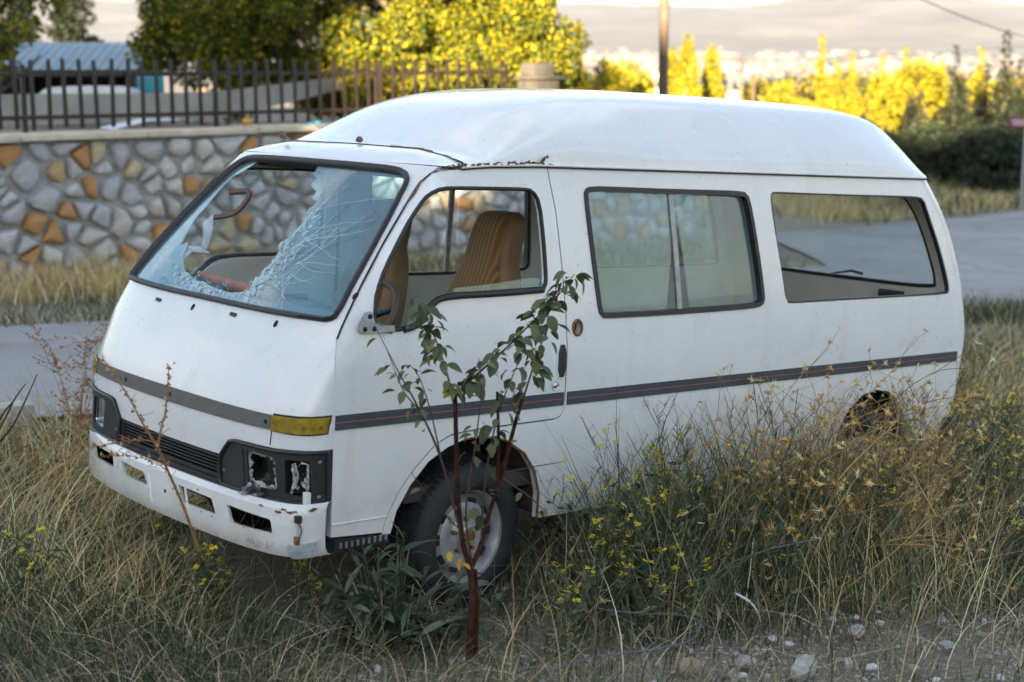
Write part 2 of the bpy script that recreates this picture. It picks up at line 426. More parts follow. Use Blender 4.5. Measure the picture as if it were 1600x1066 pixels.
M['grass_green'] = leafmat('grey_green_grass', [(0.0, (0.023, 0.042, 0.016)), (0.5, (0.055, 0.086, 0.034)), (0.76, (0.111, 0.150, 0.072)), (0.86, (0.338, 0.351, 0.221)), (1.0, (0.806, 0.702, 0.429))], 0.3)
M['straw'] = leafmat('dry_straw', [(0.0, (0.292, 0.189, 0.059)), (0.35, (0.518, 0.383, 0.151)), (0.75, (0.713, 0.583, 0.302)), (1.0, (0.850, 0.799, 0.562))], 0.3)
M['litter'] = leafmat('dead_grass_litter', [(0.0, (0.072, 0.054, 0.031)), (0.55, (0.204, 0.150, 0.084)), (0.85, (0.504, 0.420, 0.276)), (1.0, (0.816, 0.720, 0.528))], 0.1)
M['weed_green'] = leafmat('grey_green_weed', [(0.0, (0.036, 0.058, 0.029)), (0.5, (0.090, 0.120, 0.066)), (0.8, (0.192, 0.216, 0.132)), (0.9, (0.360, 0.324, 0.180)), (1.0, (0.600, 0.516, 0.300))], 0.25)
M['dry_stem'] = leafmat('dry_brown_stem', [(0.0, (0.180, 0.099, 0.040)), (0.5, (0.360, 0.225, 0.090)), (1.0, (0.576, 0.396, 0.171))], 0.0)
M['star'] = leafmat('golden_seed_head', [(0.0, (0.459, 0.257, 0.068)), (0.6, (0.702, 0.459, 0.162)), (1.0, (0.850, 0.756, 0.405))], 0.15, rnd='object')
M['rusty_seed'] = leafmat('rusty_seed_stalk', [(0.0, (0.168, 0.077, 0.031)), (0.6, (0.308, 0.154, 0.056)), (1.0, (0.476, 0.280, 0.119))], 0.0)
M['petal'] = leafmat('yellow_petals', [(0.0, (0.62, 0.50, 0.02)), (1.0, (0.80, 0.68, 0.05))], 0.3)
M['red_stem'] = plain('dark_red_stem', (0.040, 0.014, 0.008), 0.8, var=0.7, scale=40, bump=0.5, spec=0.15)
M['twig'] = plain('dark_twig', (0.05, 0.026, 0.020), 0.7, var=0.3)
M['sap_leaf'] = leafmat('sapling_leaf', [(0.0, (0.054, 0.078, 0.035)), (0.6, (0.095, 0.121, 0.054)), (0.9, (0.135, 0.162, 0.068)), (1.0, (0.176, 0.182, 0.068))], 0.2, 0.45, 'object')
M['sap_leaf_y'] = leafmat('yellowed_sapling_leaf', [(0.0, (0.40, 0.20, 0.02)), (1.0, (0.50, 0.34, 0.04))], 0.25, 0.5, 'object')
M['bush_leaf'] = leafmat('lance_leaf', [(0.0, (0.046, 0.072, 0.046)), (0.6, (0.082, 0.114, 0.072)), (1.0, (0.134, 0.162, 0.110))], 0.15, 0.42, 'object')
M['pebble'] = plain('grey_pebble', (0.38, 0.37, 0.345), 0.85, var=0.35, scale=3, bump=0.4)
M['pebble_tan'] = plain('tan_rock', (0.38, 0.31, 0.21), 0.85, var=0.3, scale=9, bump=0.6)
M['pebble_white'] = plain('white_stone_chip', (0.56, 0.56, 0.57), 0.7, var=0.15, scale=9)
M['wire'] = plain('galvanised_wire', (0.16, 0.17, 0.19), 0.5, 0.7, var=0.3, scale=30)
M['rag'] = plain('pale_plastic_scrap', (0.50, 0.47, 0.46), 0.5, var=0.1)
M['snail'] = plain('dried_mud_clod', (0.20, 0.14, 0.085), 0.9, var=0.4, scale=60, bump=0.6)
HAZE = 1.5e-4
# ------------------------------------------------------------------ ground shape (shared by everything that stands on it)
def sn(x, y): return 0.747 * x + 0.665 * y, -0.665 * x + 0.747 * y
def xy(s, n): return (0.747 * s - 0.665 * n, 0.665 * s + 0.747 * n)
def hz(x, y):
    x = np.asarray(x, float); y = np.asarray(y, float)
    s = 0.747 * x + 0.665 * y; n = -0.665 * x + 0.747 * y
    near = np.interp(s, [-20, 2.84, 9, 25, 60], [0.9, 0.0, -0.423, -0.9, -1.1])
    far = np.interp(y, [45, 70, 150, 400, 1000, 2600, 3300], [0, -0.6, -5, -15, -23, -25, -24])
    terr = np.clip((n - 21) / 2.0, 0, 1) * np.clip((17.5 - s) / 2.0, 0, 1) * np.clip((60 - y) / 20, 0, 1)
    base = near + far
    return base
def zat(x, y): return float(hz(x, y))

# ------------------------------------------------------------------ the van: one smooth surface, cut into panels
W = 1.69
ZK = [.30, .50, .74, .845, .90, .95, 1.06, 1.184, 1.323, 1.507, 1.653, 1.731, 1.80]
XK = [-.045, -.045, -.045, -.038, -.020, .002, .048, .120, .228, .391, .528, .613, .690]
def XC(z): return np.interp(z, ZK, XK)
def DD(z): return np.interp(z, [.95, 1.2, 1.75], [.19, .12, .05])
def BB(z): return np.interp(z, [.95, 1.7], [.035, .05])
def AY(z):
    z = np.asarray(z, float); return np.where(z < 1.0, 0.0, .10 * (np.clip(z - 1.0, 0, 2) / .787) ** 1.3)
_th = np.linspace(0, np.pi / 2, 1201); _e = np.sin(_th) ** (2 / 4.5); _c = 1 - np.cos(_th) ** (2 / 4.5)
_L = np.concatenate([[0], np.cumsum(np.hypot(np.diff(_e * W / 2), np.diff(.035 * _e ** 2 + .16 * _c)))])
TAUM = float(_L[-1])
def PF(tau, z, off=0.0):
    """front of the body: tau runs across from the driver's corner (-) to the far corner (+)"""
    t = min(abs(tau), TAUM); e = np.interp(t, _L, _e); c = np.interp(t, _L, _c); s = 1 if tau >= 0 else -1
    a = float(AY(z)) - off * .3
    return Vector((XC(z) + BB(z) * e * e + DD(z) * c - off, W / 2 + s * e * (W / 2 - a), z))
def tau_of_x(x, z): return float(np.interp(x, XC(z) + BB(z) * _e ** 2 + DD(z) * _c, _L))
def YS(x, z):
    if x >= XC(z) + BB(z) + DD(z): return float(AY(z))
    e = np.interp(tau_of_x(x, z), _L, _e); return W / 2 - e * (W / 2 - float(AY(z)))
ZR = [.30, .395, .60, .81, .92, 1.10, 1.27, 1.43, 1.57, 1.685, 1.775, 1.85]
XR_ = [4.27, 4.30, 4.40, 4.43, 4.45, 4.42, 4.385, 4.325, 4.26, 4.175, 4.09, 4.02]
def XRR(z): return float(np.interp(z, ZR, XR_))
_L2 = np.concatenate([[0], np.cumsum(np.hypot(np.diff(_e * W / 2), np.diff(.02 * _e ** 2 + .12 * _c)))])
def PB(tau, z, off=0.0):
    t = min(abs(tau), float(_L2[-1])); e = np.interp(t, _L2, _e); c = np.interp(t, _L2, _c); s = 1 if tau >= 0 else -1
    return Vector((XRR(z) - .02 * e * e - .12 * c + off, W / 2 + s * e * (W / 2 - float(AY(z)) + off * .3), z))
def PS(x, z, off=0.0):
    xm = XRR(z) - .02 - .12; xl = min(x, xm)
    return Vector((x, YS(x, z) - off, z))
def PSF(x, z, off=0.0):
    p = PS(x, z, off); return Vector((p.x, W - p.y, p.z))

def pip(P, poly):
    x, y = P[:, 0], P[:, 1]; ins = np.zeros(len(P), bool); n = len(poly)
    for i in range(n):
        x1, y1 = poly[i]; x2, y2 = poly[(i + 1) % n]
        if y1 == y2: continue
        cnd = ((y1 > y) != (y2 > y)) & (x < (x2 - x1) * (y - y1) / (y2 - y1) + x1); ins ^= cnd
    return ins
def resample(loop, seg):
    out = []
    for i in range(len(loop)):
        a = np.array(loop[i], float); b = np.array(loop[(i + 1) % len(loop)], float)
        k = max(1, int(math.ceil(np.linalg.norm(b - a) / seg)))
        for j in range(k): out.append(a + (b - a) * j / k)
    return out
def segdist(P, loop):
    L = np.array(loop); A = L; B = np.roll(L, -1, 0); D = B - A
    dd = np.full(len(P), 9.0)
    for a, d in zip(A, D):
        t = np.clip(((P - a) @ d) / max(d @ d, 1e-12), 0, 1)
        dd = np.minimum(dd, np.linalg.norm(P - a - t[:, None] * d, axis=1))
    return dd
def panel_mesh(name, outline, holes, fmap, mats, thick=0.03, sp=0.06, off=0.0, smooth=True, angle=40):
    """a sheet-metal panel: the outline with its openings, laid on the surface fmap, with real thickness"""
    loops = [resample(outline, sp * 0.8)] + [resample(h, sp * 0.6) for h in holes]
    P = []; E = []
    for L in loops:
        b = len(P); P += L; E += [(b + i, b + (i + 1) % len(L)) for i in range(len(L))]
    O = np.array(loops[0]); lo, hi = O.min(0), O.max(0)
    gx, gy = np.meshgrid(np.arange(lo[0] + sp / 2, hi[0], sp), np.arange(lo[1] + sp / 2, hi[1], sp))
    G = np.c_[gx.ravel(), gy.ravel()]
    if len(G):
        k = pip(G, O)
        for H in loops[1:]: k &= ~pip(G, np.array(H))
        G = G[k]
        if len(G):
            dm = np.min([segdist(G, L) for L in loops], axis=0); G = G[dm > sp * 0.45]
    V2 = [Vector(p) for p in P] + [Vector(p) for p in G]
    rv, re, rf, ov, oe, of = delaunay_2d_cdt(V2, E, [], 0, 1e-6)
    rv = np.array([tuple(v) for v in rv]); T = np.array([f for f in rf if len(f) == 3])
    C = rv[T].mean(1); k = pip(C, O)
    for H in loops[1:]: k &= ~pip(C, np.array(H))
    T = T[k]
    cnt = {}
    for t in T:
        for i in range(3):
            a, b = int(t[i]), int(t[(i + 1) % 3]); cnt[(a, b)] = 1
    bnd = [(a, b) for (a, b) in cnt if (b, a) not in cnt]
    nv = len(rv)
    V = [fmap(p[0], p[1], off) for p in rv] + [fmap(p[0], p[1], off - thick) for p in rv]
    Fs = [tuple(t) for t in T] + [(int(t[0]) + nv, int(t[2]) + nv, int(t[1]) + nv) for t in T]
    mi = [0] * len(T) + [1 if len(mats) > 1 else 0] * len(T)
    for a, b in bnd: Fs.append((b, a, a + nv, b + nv)); mi.append(0)
    return new_mesh(name, V, Fs, mats, mi, smooth, angle)
def panel(name, outline, holes, fmap, mats, parent, thick=0.03, sp=0.06, off=0.0, **kw):
    return obj(name, panel_mesh(name, outline, holes, fmap, mats, thick, sp, off), parent, **kw)
def seal(name, loop, fmap, r, mat, parent, off=0.0, flat=1.0, closed=True, **kw):
    pts = [fmap(p[0], p[1], off) for p in resample(loop, 0.03)] if closed else [fmap(p[0], p[1], off) for p in loop]
    return MB().tube(pts, r, 8, closed=closed, flat=flat).build(name, mat, parent, angle=60, **kw)
def shrink(loop, d):
    """offset a closed loop inwards by d"""
    L = [np.array(p, float) for p in loop]; n = len(L)
    ar = sum(L[i][0] * L[(i + 1) % n][1] - L[(i + 1) % n][0] * L[i][1] for i in range(n)); sg = 1 if ar > 0 else -1
    out = []
    for i in range(n):
        t = L[(i + 1) % n] - L[i - 1]; t = t / max(np.linalg.norm(t), 1e-9)
        out.append(L[i] + sg * d * np.array([-t[1], t[0]]))
    return out

VYAW, VPIT = .7272, .0686
van = empty('abandoned_van', (-.81, 5.18, 0.0), (0, VPIT, VYAW), label='abandoned white high-roof van with a smashed windscreen standing in the weeds', category='van')
PAINT = [M['paint'], M['cream']]

seam = [(.163, .404), (.160, .62), (.160, .809), (.160, .861), (.164, .97), (.169, 1.071), (.186, 1.138), (.208, 1.181), (.286, 1.296), (.423, 1.468), (.568, 1.633), (.641, 1.706), (.681, 1.740), (.723, 1.758)]
gut = lambda x: float(np.interp(x, [.60, .723, .785, .917, 1.2, 4.1, 4.3], [1.735, 1.760, 1.766, 1.777, 1.785, 1.787, 1.787]))
dlow = [(1.322, .83), (1.320, .787), (1.305, .762), (1.27, .751), (1.06, .749), (.849, .747), (.716, .737), (.641, .706), (.551, .628), (.478, .549), (.422, .456), (.401, .389), (.29, .395)]
drear = [(1.2435, 1.785), (1.252, 1.733), (1.279, 1.605), (1.297, 1.423), (1.314, 1.213), (1.322, 1.055), (1.322, .921)]
# front door -------------------------------------------------------
door_out = seam + [(.785, 1.764), (.917, 1.775), (1.05, 1.780)] + drear + dlow
dwin = smooth_closed([(.335, 1.208), (.338, 1.25), (.345, 1.297), (.392, 1.389), (.497, 1.534), (.581, 1.629), (.622, 1.668), (.690, 1.692), (.80, 1.695), (1.0, 1.695), (1.10, 1.695), (1.160, 1.690), (1.199, 1.640), (1.211, 1.501), (1.217, 1.38), (1.217, 1.31), (1.195, 1.285), (1.05, 1.280), (.887, 1.277), (.73, 1.275), (.64, 1.262), (.585, 1.222), (.532, 1.172), (.471, 1.157), (.40, 1.155), (.345, 1.158)], 1)
def build_door(name, fm, near):
    d = panel(name, shrink(door_out, .0025), [dwin], fm, PAINT, van, 0.032, 0.06)
    seal('window_seal', shrink(dwin, .004), fm, .0085, M['rubber'], d, -.004)
    fl = [(x, z) for x, z in [(1.19, 1.288), (1.03, 1.283), (.88, 1.280), (.73, 1.278), (.64, 1.266), (.585, 1.226), (.532, 1.176), (.471, 1.161)]]
    seal('sill_seal', [tuple(p) for p in spline([np.array(p) for p in fl], 4)], fm, .014, M['rubber'], d, .002, closed=False)
    # stripes on the door
    panel('side_stripe', [(.166, .806), (.166, .861), (1.314, .861), (1.314, .806)], [], fm, [M['stripe']], d, .004, .12, .0045)
    panel('pinstripe', [(.166, .832), (.166, .8355), (1.314, .8355), (1.314, .832)], [], fm, [M['pink']], d, .002, .2, .0062)
    # crease along the lower edge
    seal('body_crease', [(.166, .452), (.29, .452), (.425, .451)], fm, .0035, M['paint'], d, .001, closed=False)
    return d
door = build_door('front_door', PS, True)
# half wound-down pane, rotated glass edge standing above the sill
panel('window_pane', [(.70, 1.262), (.74, 1.305), (.95, 1.318), (1.13, 1.335), (1.19, 1.333), (1.212, 1.30), (1.20, 1.262)], [], PS, [M['sideglass']], door, .004, .12, -.016)
panel('door_handle', smooth_closed([(1.272, .925), (1.316, .925), (1.316, 1.060), (1.272, 1.060)], 1), [], PS, [M['black_plastic']], door, .012, .05, .006)
hp = panel('handle_recess', smooth_closed([(1.264, .915), (1.3185, .915), (1.3185, 1.072), (1.264, 1.072)], 1), [], PS, [M['paint']], door, .004, .05, .003)
lk = MB().lathe([(.0, -.010), (.007, -.010), (.008, -.007), (.012, -.006), (.016, -.008), (.018, -.002), (.018, .004)], 20, 'y', (1.263, 0.0, .891)).build('door_lock', M['chrome'], door)
mb = MB()
tri = [(.262, 1.166), (.268, 1.186), (.300, 1.232), (.318, 1.235), (.330, 1.195), (.350, 1.183), (.42, 1.180), (.42, 1.158), (.275, 1.158)]
br = panel('mirror_bracket', tri, [], PS, [M['alu']], door, .018, .05, .016)
for hx, hzv in ((.308, 1.218), (.283, 1.172), (.326, 1.172)):
    c = PS(hx, hzv, .0175)
    MB().lathe([(.0, -.001), (.0085, -.001), (.0095, .0), (.0095, .004)], 14, 'y', tuple(c)).build('bolt_hole', M['dark'], br)
far_door = build_door('front_door', PSF, False)
panel('window_pane', shrink(dwin, .006), [], PSF, [M['clearglass']], far_door, .004, .12, -.014)
ar = MB().box((.86, W - .055, 1.06), (.55, .05, .07), bev=.018).build('armrest', M['brown'], far_door)
panel('door_card', [(.36, 1.15), (.47, 1.15), (.60, 1.24), (.72, 1.268), (1.2, 1.275), (1.29, 1.1), (1.28, .80), (.75, .79), (.62, .74), (.25, .75)], [], PSF, [M['cream']], far_door, .012, .15, -.034)

# side bodies -------------------------------------------------------
win2 = smooth_closed([(1.452, 1.645), (1.452, 1.690), (1.490, 1.704), (1.70, 1.702), (1.952, 1.699), (2.25, 1.698), (2.43, 1.697), (2.505, 1.690), (2.530, 1.62), (2.572, 1.404), (2.597, 1.25), (2.603, 1.19), (2.560, 1.170), (2.40, 1.166), (2.007, 1.162), (1.75, 1.162), (1.58, 1.163), (1.520, 1.166), (1.503, 1.23), (1.470, 1.473)], 1)
win3 = smooth_closed([(2.678, 1.65), (2.682, 1.698), (2.73, 1.702), (2.95, 1.699), (3.32, 1.696), (3.70, 1.695), (3.88, 1.694), (3.965, 1.684), (4.008, 1.60), (4.106, 1.414), (4.170, 1.26), (4.190, 1.185), (4.148, 1.174), (3.85, 1.174), (3.456, 1.174), (3.05, 1.174), (2.84, 1.173), (2.770, 1.178), (2.745, 1.311), (2.706, 1.491)], 1)
farch = [(1.205, .34), (1.206, .447), (1.175, .545), (1.114, .622), (1.005, .690), (.874, .717), (.785, .712), (.705, .690), (.612, .643), (.524, .556), (.464, .464), (.440, .381)]
rarch = [(3.880, .34), (3.870, .447), (3.830, .545), (3.770, .622), (3.665, .685), (3.555, .702), (3.445, .685), (3.335, .622), (3.270, .545), (3.232, .447), (3.222, .34)]
edge_r = [(XRR(z) - .15, z) for z in (1.783, 1.73, 1.685, 1.57, 1.43, 1.27, 1.10, .92, .81, .60, .45, .36)]
body_out = [(x + .005, z) for x, z in [(1.2435, 1.782)]] + [(2.0, 1.784), (2.8, 1.784), (3.5, 1.784)] + edge_r + rarch + farch + [(.404, .384)] + [(x, z - .004) for x, z in dlow[::-1][1:-1]] + [(1.327, .83)] + [(x + .005, z) for x, z in drear[::-1][:-1]]
hole_n = [(1.382 + .026 * math.cos(t), 1.126 + .032 * math.sin(t)) for t in np.linspace(0, 2 * math.pi, 16, endpoint=False)]
def build_side(fm, near):
    b = panel('side_body', body_out, [win2, win3] + ([hole_n] if near else []), fm, PAINT, van, .035, .075)
    for w, nm in ((win2, 'middle'), (win3, 'rear')):
        wf = panel('window_frame', [tuple(p) for p in shrink(w, -.006)], [shrink(w, .016)], fm, [M['rubber']], b, .030, .05, .006) if nm == 'middle' else panel('window_frame', [tuple(p) for p in shrink(w, .001)], [shrink(w, .009)], fm, [M['rubber']], b, .022, .05, -.004)
    panel('side_stripe', [(1.335, .806), (1.335, .861), (4.285, .861), (4.285, .806)], [], fm, [M['stripe']], b, .004, .2, .0045)
    panel('pinstripe', [(1.335, .832), (1.335, .8355), (4.285, .8355), (4.285, .832)], [], fm, [M['pink']], b, .002, .3, .0062)
    return b
side = build_side(PS, True)
fside = build_side(PSF, False)
for sd_, fm in ((side, PS), (fside, PSF)):
    g1 = shrink(win2, .014)
    sp_ = panel('sliding_pane', [p for p in g1 if p[0] < 2.06] + [(2.06, 1.164), (2.06, 1.698)][:0], [], fm, [M['sideglass'] if fm is PS else M['clearglass']], sd_, .004, .15, -.012)
    panel('fixed_pane', [p for p in g1 if p[0] > 1.98], [], fm, [M['sideglass'] if fm is PS else M['clearglass']], sd_, .004, .15, -.020)
    panel('pane_divider', [(2.010, 1.178), (2.040, 1.178), (2.005, 1.688), (1.975, 1.688)], [], fm, [M['alu']], sd_, .014, .1, -.006)
panel('rear_quarter_pane', shrink(win3, .010), [], PSF, [M['clearglass']], fside, .004, .2, -.014)
panel('loose_seal', [(2.684, 1.69), (2.697, 1.69), (2.775, 1.20), (2.76, 1.19)], [], PS, [M['rubber']], side, .012, .06, -.012)
for sd_, fm in ((side, PS), (fside, PSF)):
    seal('dark_gap_strip', drear + dlow[:-1], fm, .013, M['dark'], sd_, -.024, closed=False)  # dark strip added behind the door gap, standing in for its shade
    seal('arch_edge', farch[:7], fm, .006, M['rust'], sd_, -.004, closed=False)
# rusty fuel cap hole rim
c0 = PS(1.382, 1.126)
MB().tube([PS(x, z, .001) for x, z in hole_n], .006, 6, closed=True).build('filler_hole_rim', M['rust'], side)
MB().lathe([(.0, .055), (.034, .055), (.034, .0)], 16, 'y', tuple(c0)).build('filler_pipe', M['rust'], side)

# front body -------------------------------------------------------
ws_out = smooth_closed([(-.70, 1.189), (-.36, 1.186), (0, 1.188), (.36, 1.186), (.70, 1.189), (.775, 1.19), (.805, 1.215), (.792, 1.35), (.767, 1.519), (.728, 1.668), (.695, 1.722), (.64, 1.746), (.54, 1.754), (.30, 1.757), (0, 1.757), (-.30, 1.757), (-.54, 1.754), (-.64, 1.746), (-.695, 1.722), (-.728, 1.668), (-.767, 1.519), (-.792, 1.35), (-.805, 1.215), (-.775, 1.19)], 1)
hood_low = [(-.920, .737), (-.832, .737), (-.693, .730), (-.50, .729), (-.459, .723), (-.43, .690), (-.396, .652), (0, .650), (.396, .652), (.43, .690), (.459, .723), (.50, .729), (.693, .730), (.832, .737), (.920, .737)]
sl_ = []
for x, z in seam[2:]:
    t_ = tau_of_x(x - .005, z)
    sl_.append((t_, min(z, 1.772)))
front_out = hood_low + [(t, z) for t, z in sl_[:-1]] + [(.80, 1.768), (.4, 1.772), (0, 1.773), (-.4, 1.772), (-.80, 1.768)] + [(-t, z) for t, z in sl_[:-1][::-1]]
front = panel('front_body', front_out, [ws_out], PF, PAINT, van, .03, .055)
# hood seam lines and washer nozzles
seal('hood_seam', [(-.683, .74), (-.684, .80)], PF, .0022, M['dark'], front, .0003, closed=False)
for t0, z0 in ((.368, 1.150), (-.228, 1.160)):
    panel('wiper_slot', [(t0 - .022, z0 - .008), (t0 + .022, z0 - .006), (t0 + .022, z0 + .006), (t0 - .022, z0 + .004)], [], PF, [M['rubber']], front, .008, .03, .005)
for t0, z0 in ((.075, 1.152), (-.511, 1.157), (-.825, 1.29)):
    panel('wiper_hole', [(t0 + .011 * math.cos(a), z0 + .013 * math.sin(a)) for a in np.linspace(0, 6.283, 10, endpoint=False)], [], PF, [M['dark']], front, .003, .03, .0015)
seal('windscreen_rubber', shrink(ws_out, .010), PF, .019, M['rubber'], van, .002, .62)
# grey trim strip and amber indicators
trim = panel('trim_strip', [(-.680, .795), (-.36, .793), (0, .792), (.36, .793), (.70, .795), (.70, .848), (.36, .849), (0, .850), (-.36, .849), (-.680, .849)], [], PF, [M['strip']], van, .012, .06, .006)
for t0, z0 in ((.36, .821), (-.02, .823), (-.655, .822)):
    panel('screw', [(t0 + .007 * math.cos(a), z0 + .008 * math.sin(a)) for a in np.linspace(0, 6.283, 8, endpoint=False)], [], PF, [M['dark']], trim, .004, .03, .009)
for sg in (-1, 1):
    lo = [(sg * .687, .796), (sg * .78, .795), (sg * .902, .800), (sg * .906, .859), (sg * .80, .853), (sg * .687, .850)]
    il = panel('indicator_lamp', lo, [], PF, [M['amber']], van, .02, .05, .012)
    panel('lamp_base', shrink(lo if sg > 0 else lo, -.006) , [], PF, [M['dark']], il, .008, .05, .002)
    for q in (.702, .886, .83):
        panel('screw', [(sg * q + .006 * math.cos(a), (.822 if q != .83 else .818) + .007 * math.sin(a)) for a in np.linspace(0, 6.283, 8, endpoint=False)], [], PF, [M['rust']], il, .004, .03, .0145)
# headlamp housings
for sg in (-1, 1):
    bz = [(sg * t, z) for t, z in [(-.396, .645), (-.43, .690), (-.459, .719), (-.50, .726), (-.693, .726), (-.832, .733), (-.919, .732), (-.926, .540), (-.878, .538), (-.792, .535), (-.724, .537), (-.415, .540), (-.400, .56)]]
    hl = rounded([(sg * t, z) for t, z in [(-.560, .702), (-.712, .697), (-.730, .577), (-.580, .570)]], .022)
    slp = rounded([(sg * t, z) for t, z in [(-.757, .697), (-.852, .700), (-.860, .567), (-.767, .572)]], .012)
    hb = panel('headlamp_housing', bz, [hl, slp], PF, [M['black_plastic']], van, .045, .04, .006)
    seal('housing_lip', shrink(bz, .004), PF, .008, M['black_plastic'], hb, .009)
    panel('housing_inset', shrink([(sg * t, z) for t, z in [(-.415, .64), (-.48, .71), (-.545, .705), (-.565, .56), (-.43, .553)]], .006), [], PF, [M['black_plastic']], hb, .004, .05, .0085)
    # reflector bowl
    hm = np.mean(np.array(hl), axis=0)
    rings = []
    for k, (q, dp) in enumerate([(1.0, .0), (.93, .02), (.80, .05), (.55, .08), (.25, .095), (.05, .10)]):
        rings.append([PF(hm[0] + (p[0] - hm[0]) * q, hm[1] + (p[1] - hm[1]) * q, -.004 - dp) for p in resample(hl, .02)])
    n_ = len(rings[0]); V = [p for r in rings for p in r]; Fq = []
    for i in range(len(rings) - 1):
        for k in range(n_):
            Fq.append((i * n_ + k, i * n_ + (k + 1) % n_, (i + 1) * n_ + (k + 1) % n_, (i + 1) * n_ + k))
    mi_ = None
    if sg > 0:
        mi_ = []
        for q in Fq:
            c_ = sum((V[i] for i in q), Vector()) / 4; r_ = q[0] // n_
            mi_.append(0 if (c_.y > PF(-.625, .64).y and r_ >= 1) or r_ == 0 else 1)
    hd = obj('headlight', new_mesh('headlight', V, Fq, [M['chrome'], M['dark']], mi_, True), hb)
    if sg > 0:
        # smashed: torn foil rim, a dark void where half the bowl is gone, dangling scraps
        panel('broken_void', [(-.640, .692), (-.700, .686), (-.714, .60), (-.675, .588), (-.655, .63)], [], PF, [M['dark']], hd, .004, .04, -.022)
        bm_ = MB(); rr = random.Random(3)
        rim = resample(hl, .012); jag = [(p[0] + (hm[0] - p[0]) * (.10 + .22 * rr.random()), p[1] + (hm[1] - p[1]) * (.08 + .2 * rr.random())) for p in rim]
        V = [PF(p[0], p[1], -.002) for p in rim] + [PF(p[0], p[1], -.012 + .014 * rr.random()) for p in jag]; n_ = len(rim)
        bm_.add(V, [(k, (k + 1) % n_, n_ + (k + 1) % n_, n_ + k) for k in range(n_)])
        bm_.build('torn_reflector_rim', M['foil'], hd, smooth=False)
        sc_ = MB()
        for k in range(16):
            c = PF(-.575 - .10 * rr.random(), .545 + .055 * rr.random(), .012 + .03 * rr.random())
            u = Vector((rr.uniform(-1, 1), rr.uniform(-1, 1), rr.uniform(-1, 1))).normalized() * rr.uniform(.012, .038); v = u.orthogonal().normalized() * rr.uniform(.008, .022)
            sc_.add([c - u, c + v, c + u * .9, c - v * .8], [(0, 1, 2), (0, 2, 3)])
        sc_.build('hanging_scrap', M['foil'], hd, smooth=False)
        # side lamp remains
        sm = MB()
        cc = [PF(t, z, -.012) for t, z in [(-.785, .69), (-.845, .69), (-.850, .575), (-.785, .575)]]
        sm.add(cc, [(0, 1, 2, 3)])
        sidel = sm.build('parking_lamp', M['dark'], hb, smooth=False)
        fr_ = MB().tube([PF(t, z, .000) for t, z in [(-.790, .685), (-.798, .62), (-.788, .575)]], .006, 6)
        fr_.tube([PF(t, z, .004) for t, z in [(-.822, .692), (-.845, .688), (-.848, .60), (-.842, .565)]], .0055, 6)
        fr_.tube([PF(t, z, .006) for t, z in [(-.800, .69), (-.815, .645), (-.806, .60)]], .005, 6)
        for k in range(26):
            c = PF(-.785 - .055 * rr.random(), .575 + .11 * rr.random(), -.004 + .012 * rr.random())
            u = Vector((rr.uniform(-.3, .3), rr.uniform(-1, 1), rr.uniform(-1, 1))).normalized() * rr.uniform(.006, .02); v = u.orthogonal().normalized() * .008
            fr_.add([c - u, c + v, c + u, c - v], [(0, 1, 2), (0, 2, 3)])
        fr_.build('torn_reflector', M['foil'], sidel, smooth=False)
        plug = MB().box(PF(-.852, .560, .016), (.022, .024, .055), bev=.004).build('lamp_plug', M['white_sheet'], hb)
        wr = [PF(-.852, .535, .018), PF(-.853, .505, .024), PF(-.850, .490, .062), PF(-.862, .475, .066), PF(-.868, .455, .066), PF(-.862, .43, .064), PF(-.853, .42, .062)]
        MB().tube(spline(wr, 5), .0022, 6).build('cable', M['rubber'], plug)
        MB().tube([PF(-.852, .50, .060), PF(-.853, .425, .062)], .0035, 6).build('pale_cable', M['rag'], plug)
        MB().box(PF(-.853, .412, .064), (.018, .018, .040), bev=.003).build('bulb_holder', M['rust'], plug)
        MB().box(PF(-.852, .495, .060), (.022, .026, .028), bev=.005).build('cable_knot', M['rubber'], plug)
    else:
        panel('headlamp_lens', [tuple(p) for p in shrink(hl, .002)], [], PF, [M['clearglass']], hd, .006, .04, -.006)
        panel('parking_lamp', [tuple(p) for p in shrink(slp, .002)], [], PF, [M['clear_lens']], hb, .01, .04, -.004)
    for t0, z0 in ((-.886, .695), (-.886, .565), (-.43, .60)):
        panel('screw', [(sg * -t0 * -1 * -1 * (-1) + .006 * math.cos(a), z0 + .006 * math.sin(a)) for a in np.linspace(0, 6.283, 8, endpoint=False)], [], PF, [M['alu']], hb, .004, .03, .009)
# grille with separate slats
grille = panel('grille', [(-.398, .560), (.398, .560), (.398, .648), (-.398, .648)], [[(-.375, .575), (.375, .575), (.375, .637), (-.375, .637)]], PF, [M['black_plastic']], van, .03, .05, .0)
for z0 in (.587, .600, .613, .626):
    panel('slat', [(-.372, z0 - .0032), (.372, z0 - .0032), (.372, z0 + .0032), (-.372, z0 + .0032)], [], PF, [M['black_plastic']], grille, .022, .09, -.004)
panel('lower_lip', [(-.40, .532), (.40, .532), (.40, .558), (-.40, .558)], [], PF, [M['black_plastic']], grille, .03, .08, .012)
panel('bulkhead', [(-.86, .40), (.86, .40), (.86, .74), (-.86, .74)], [], PF, [M['dark']], van, .01, .15, -.135)
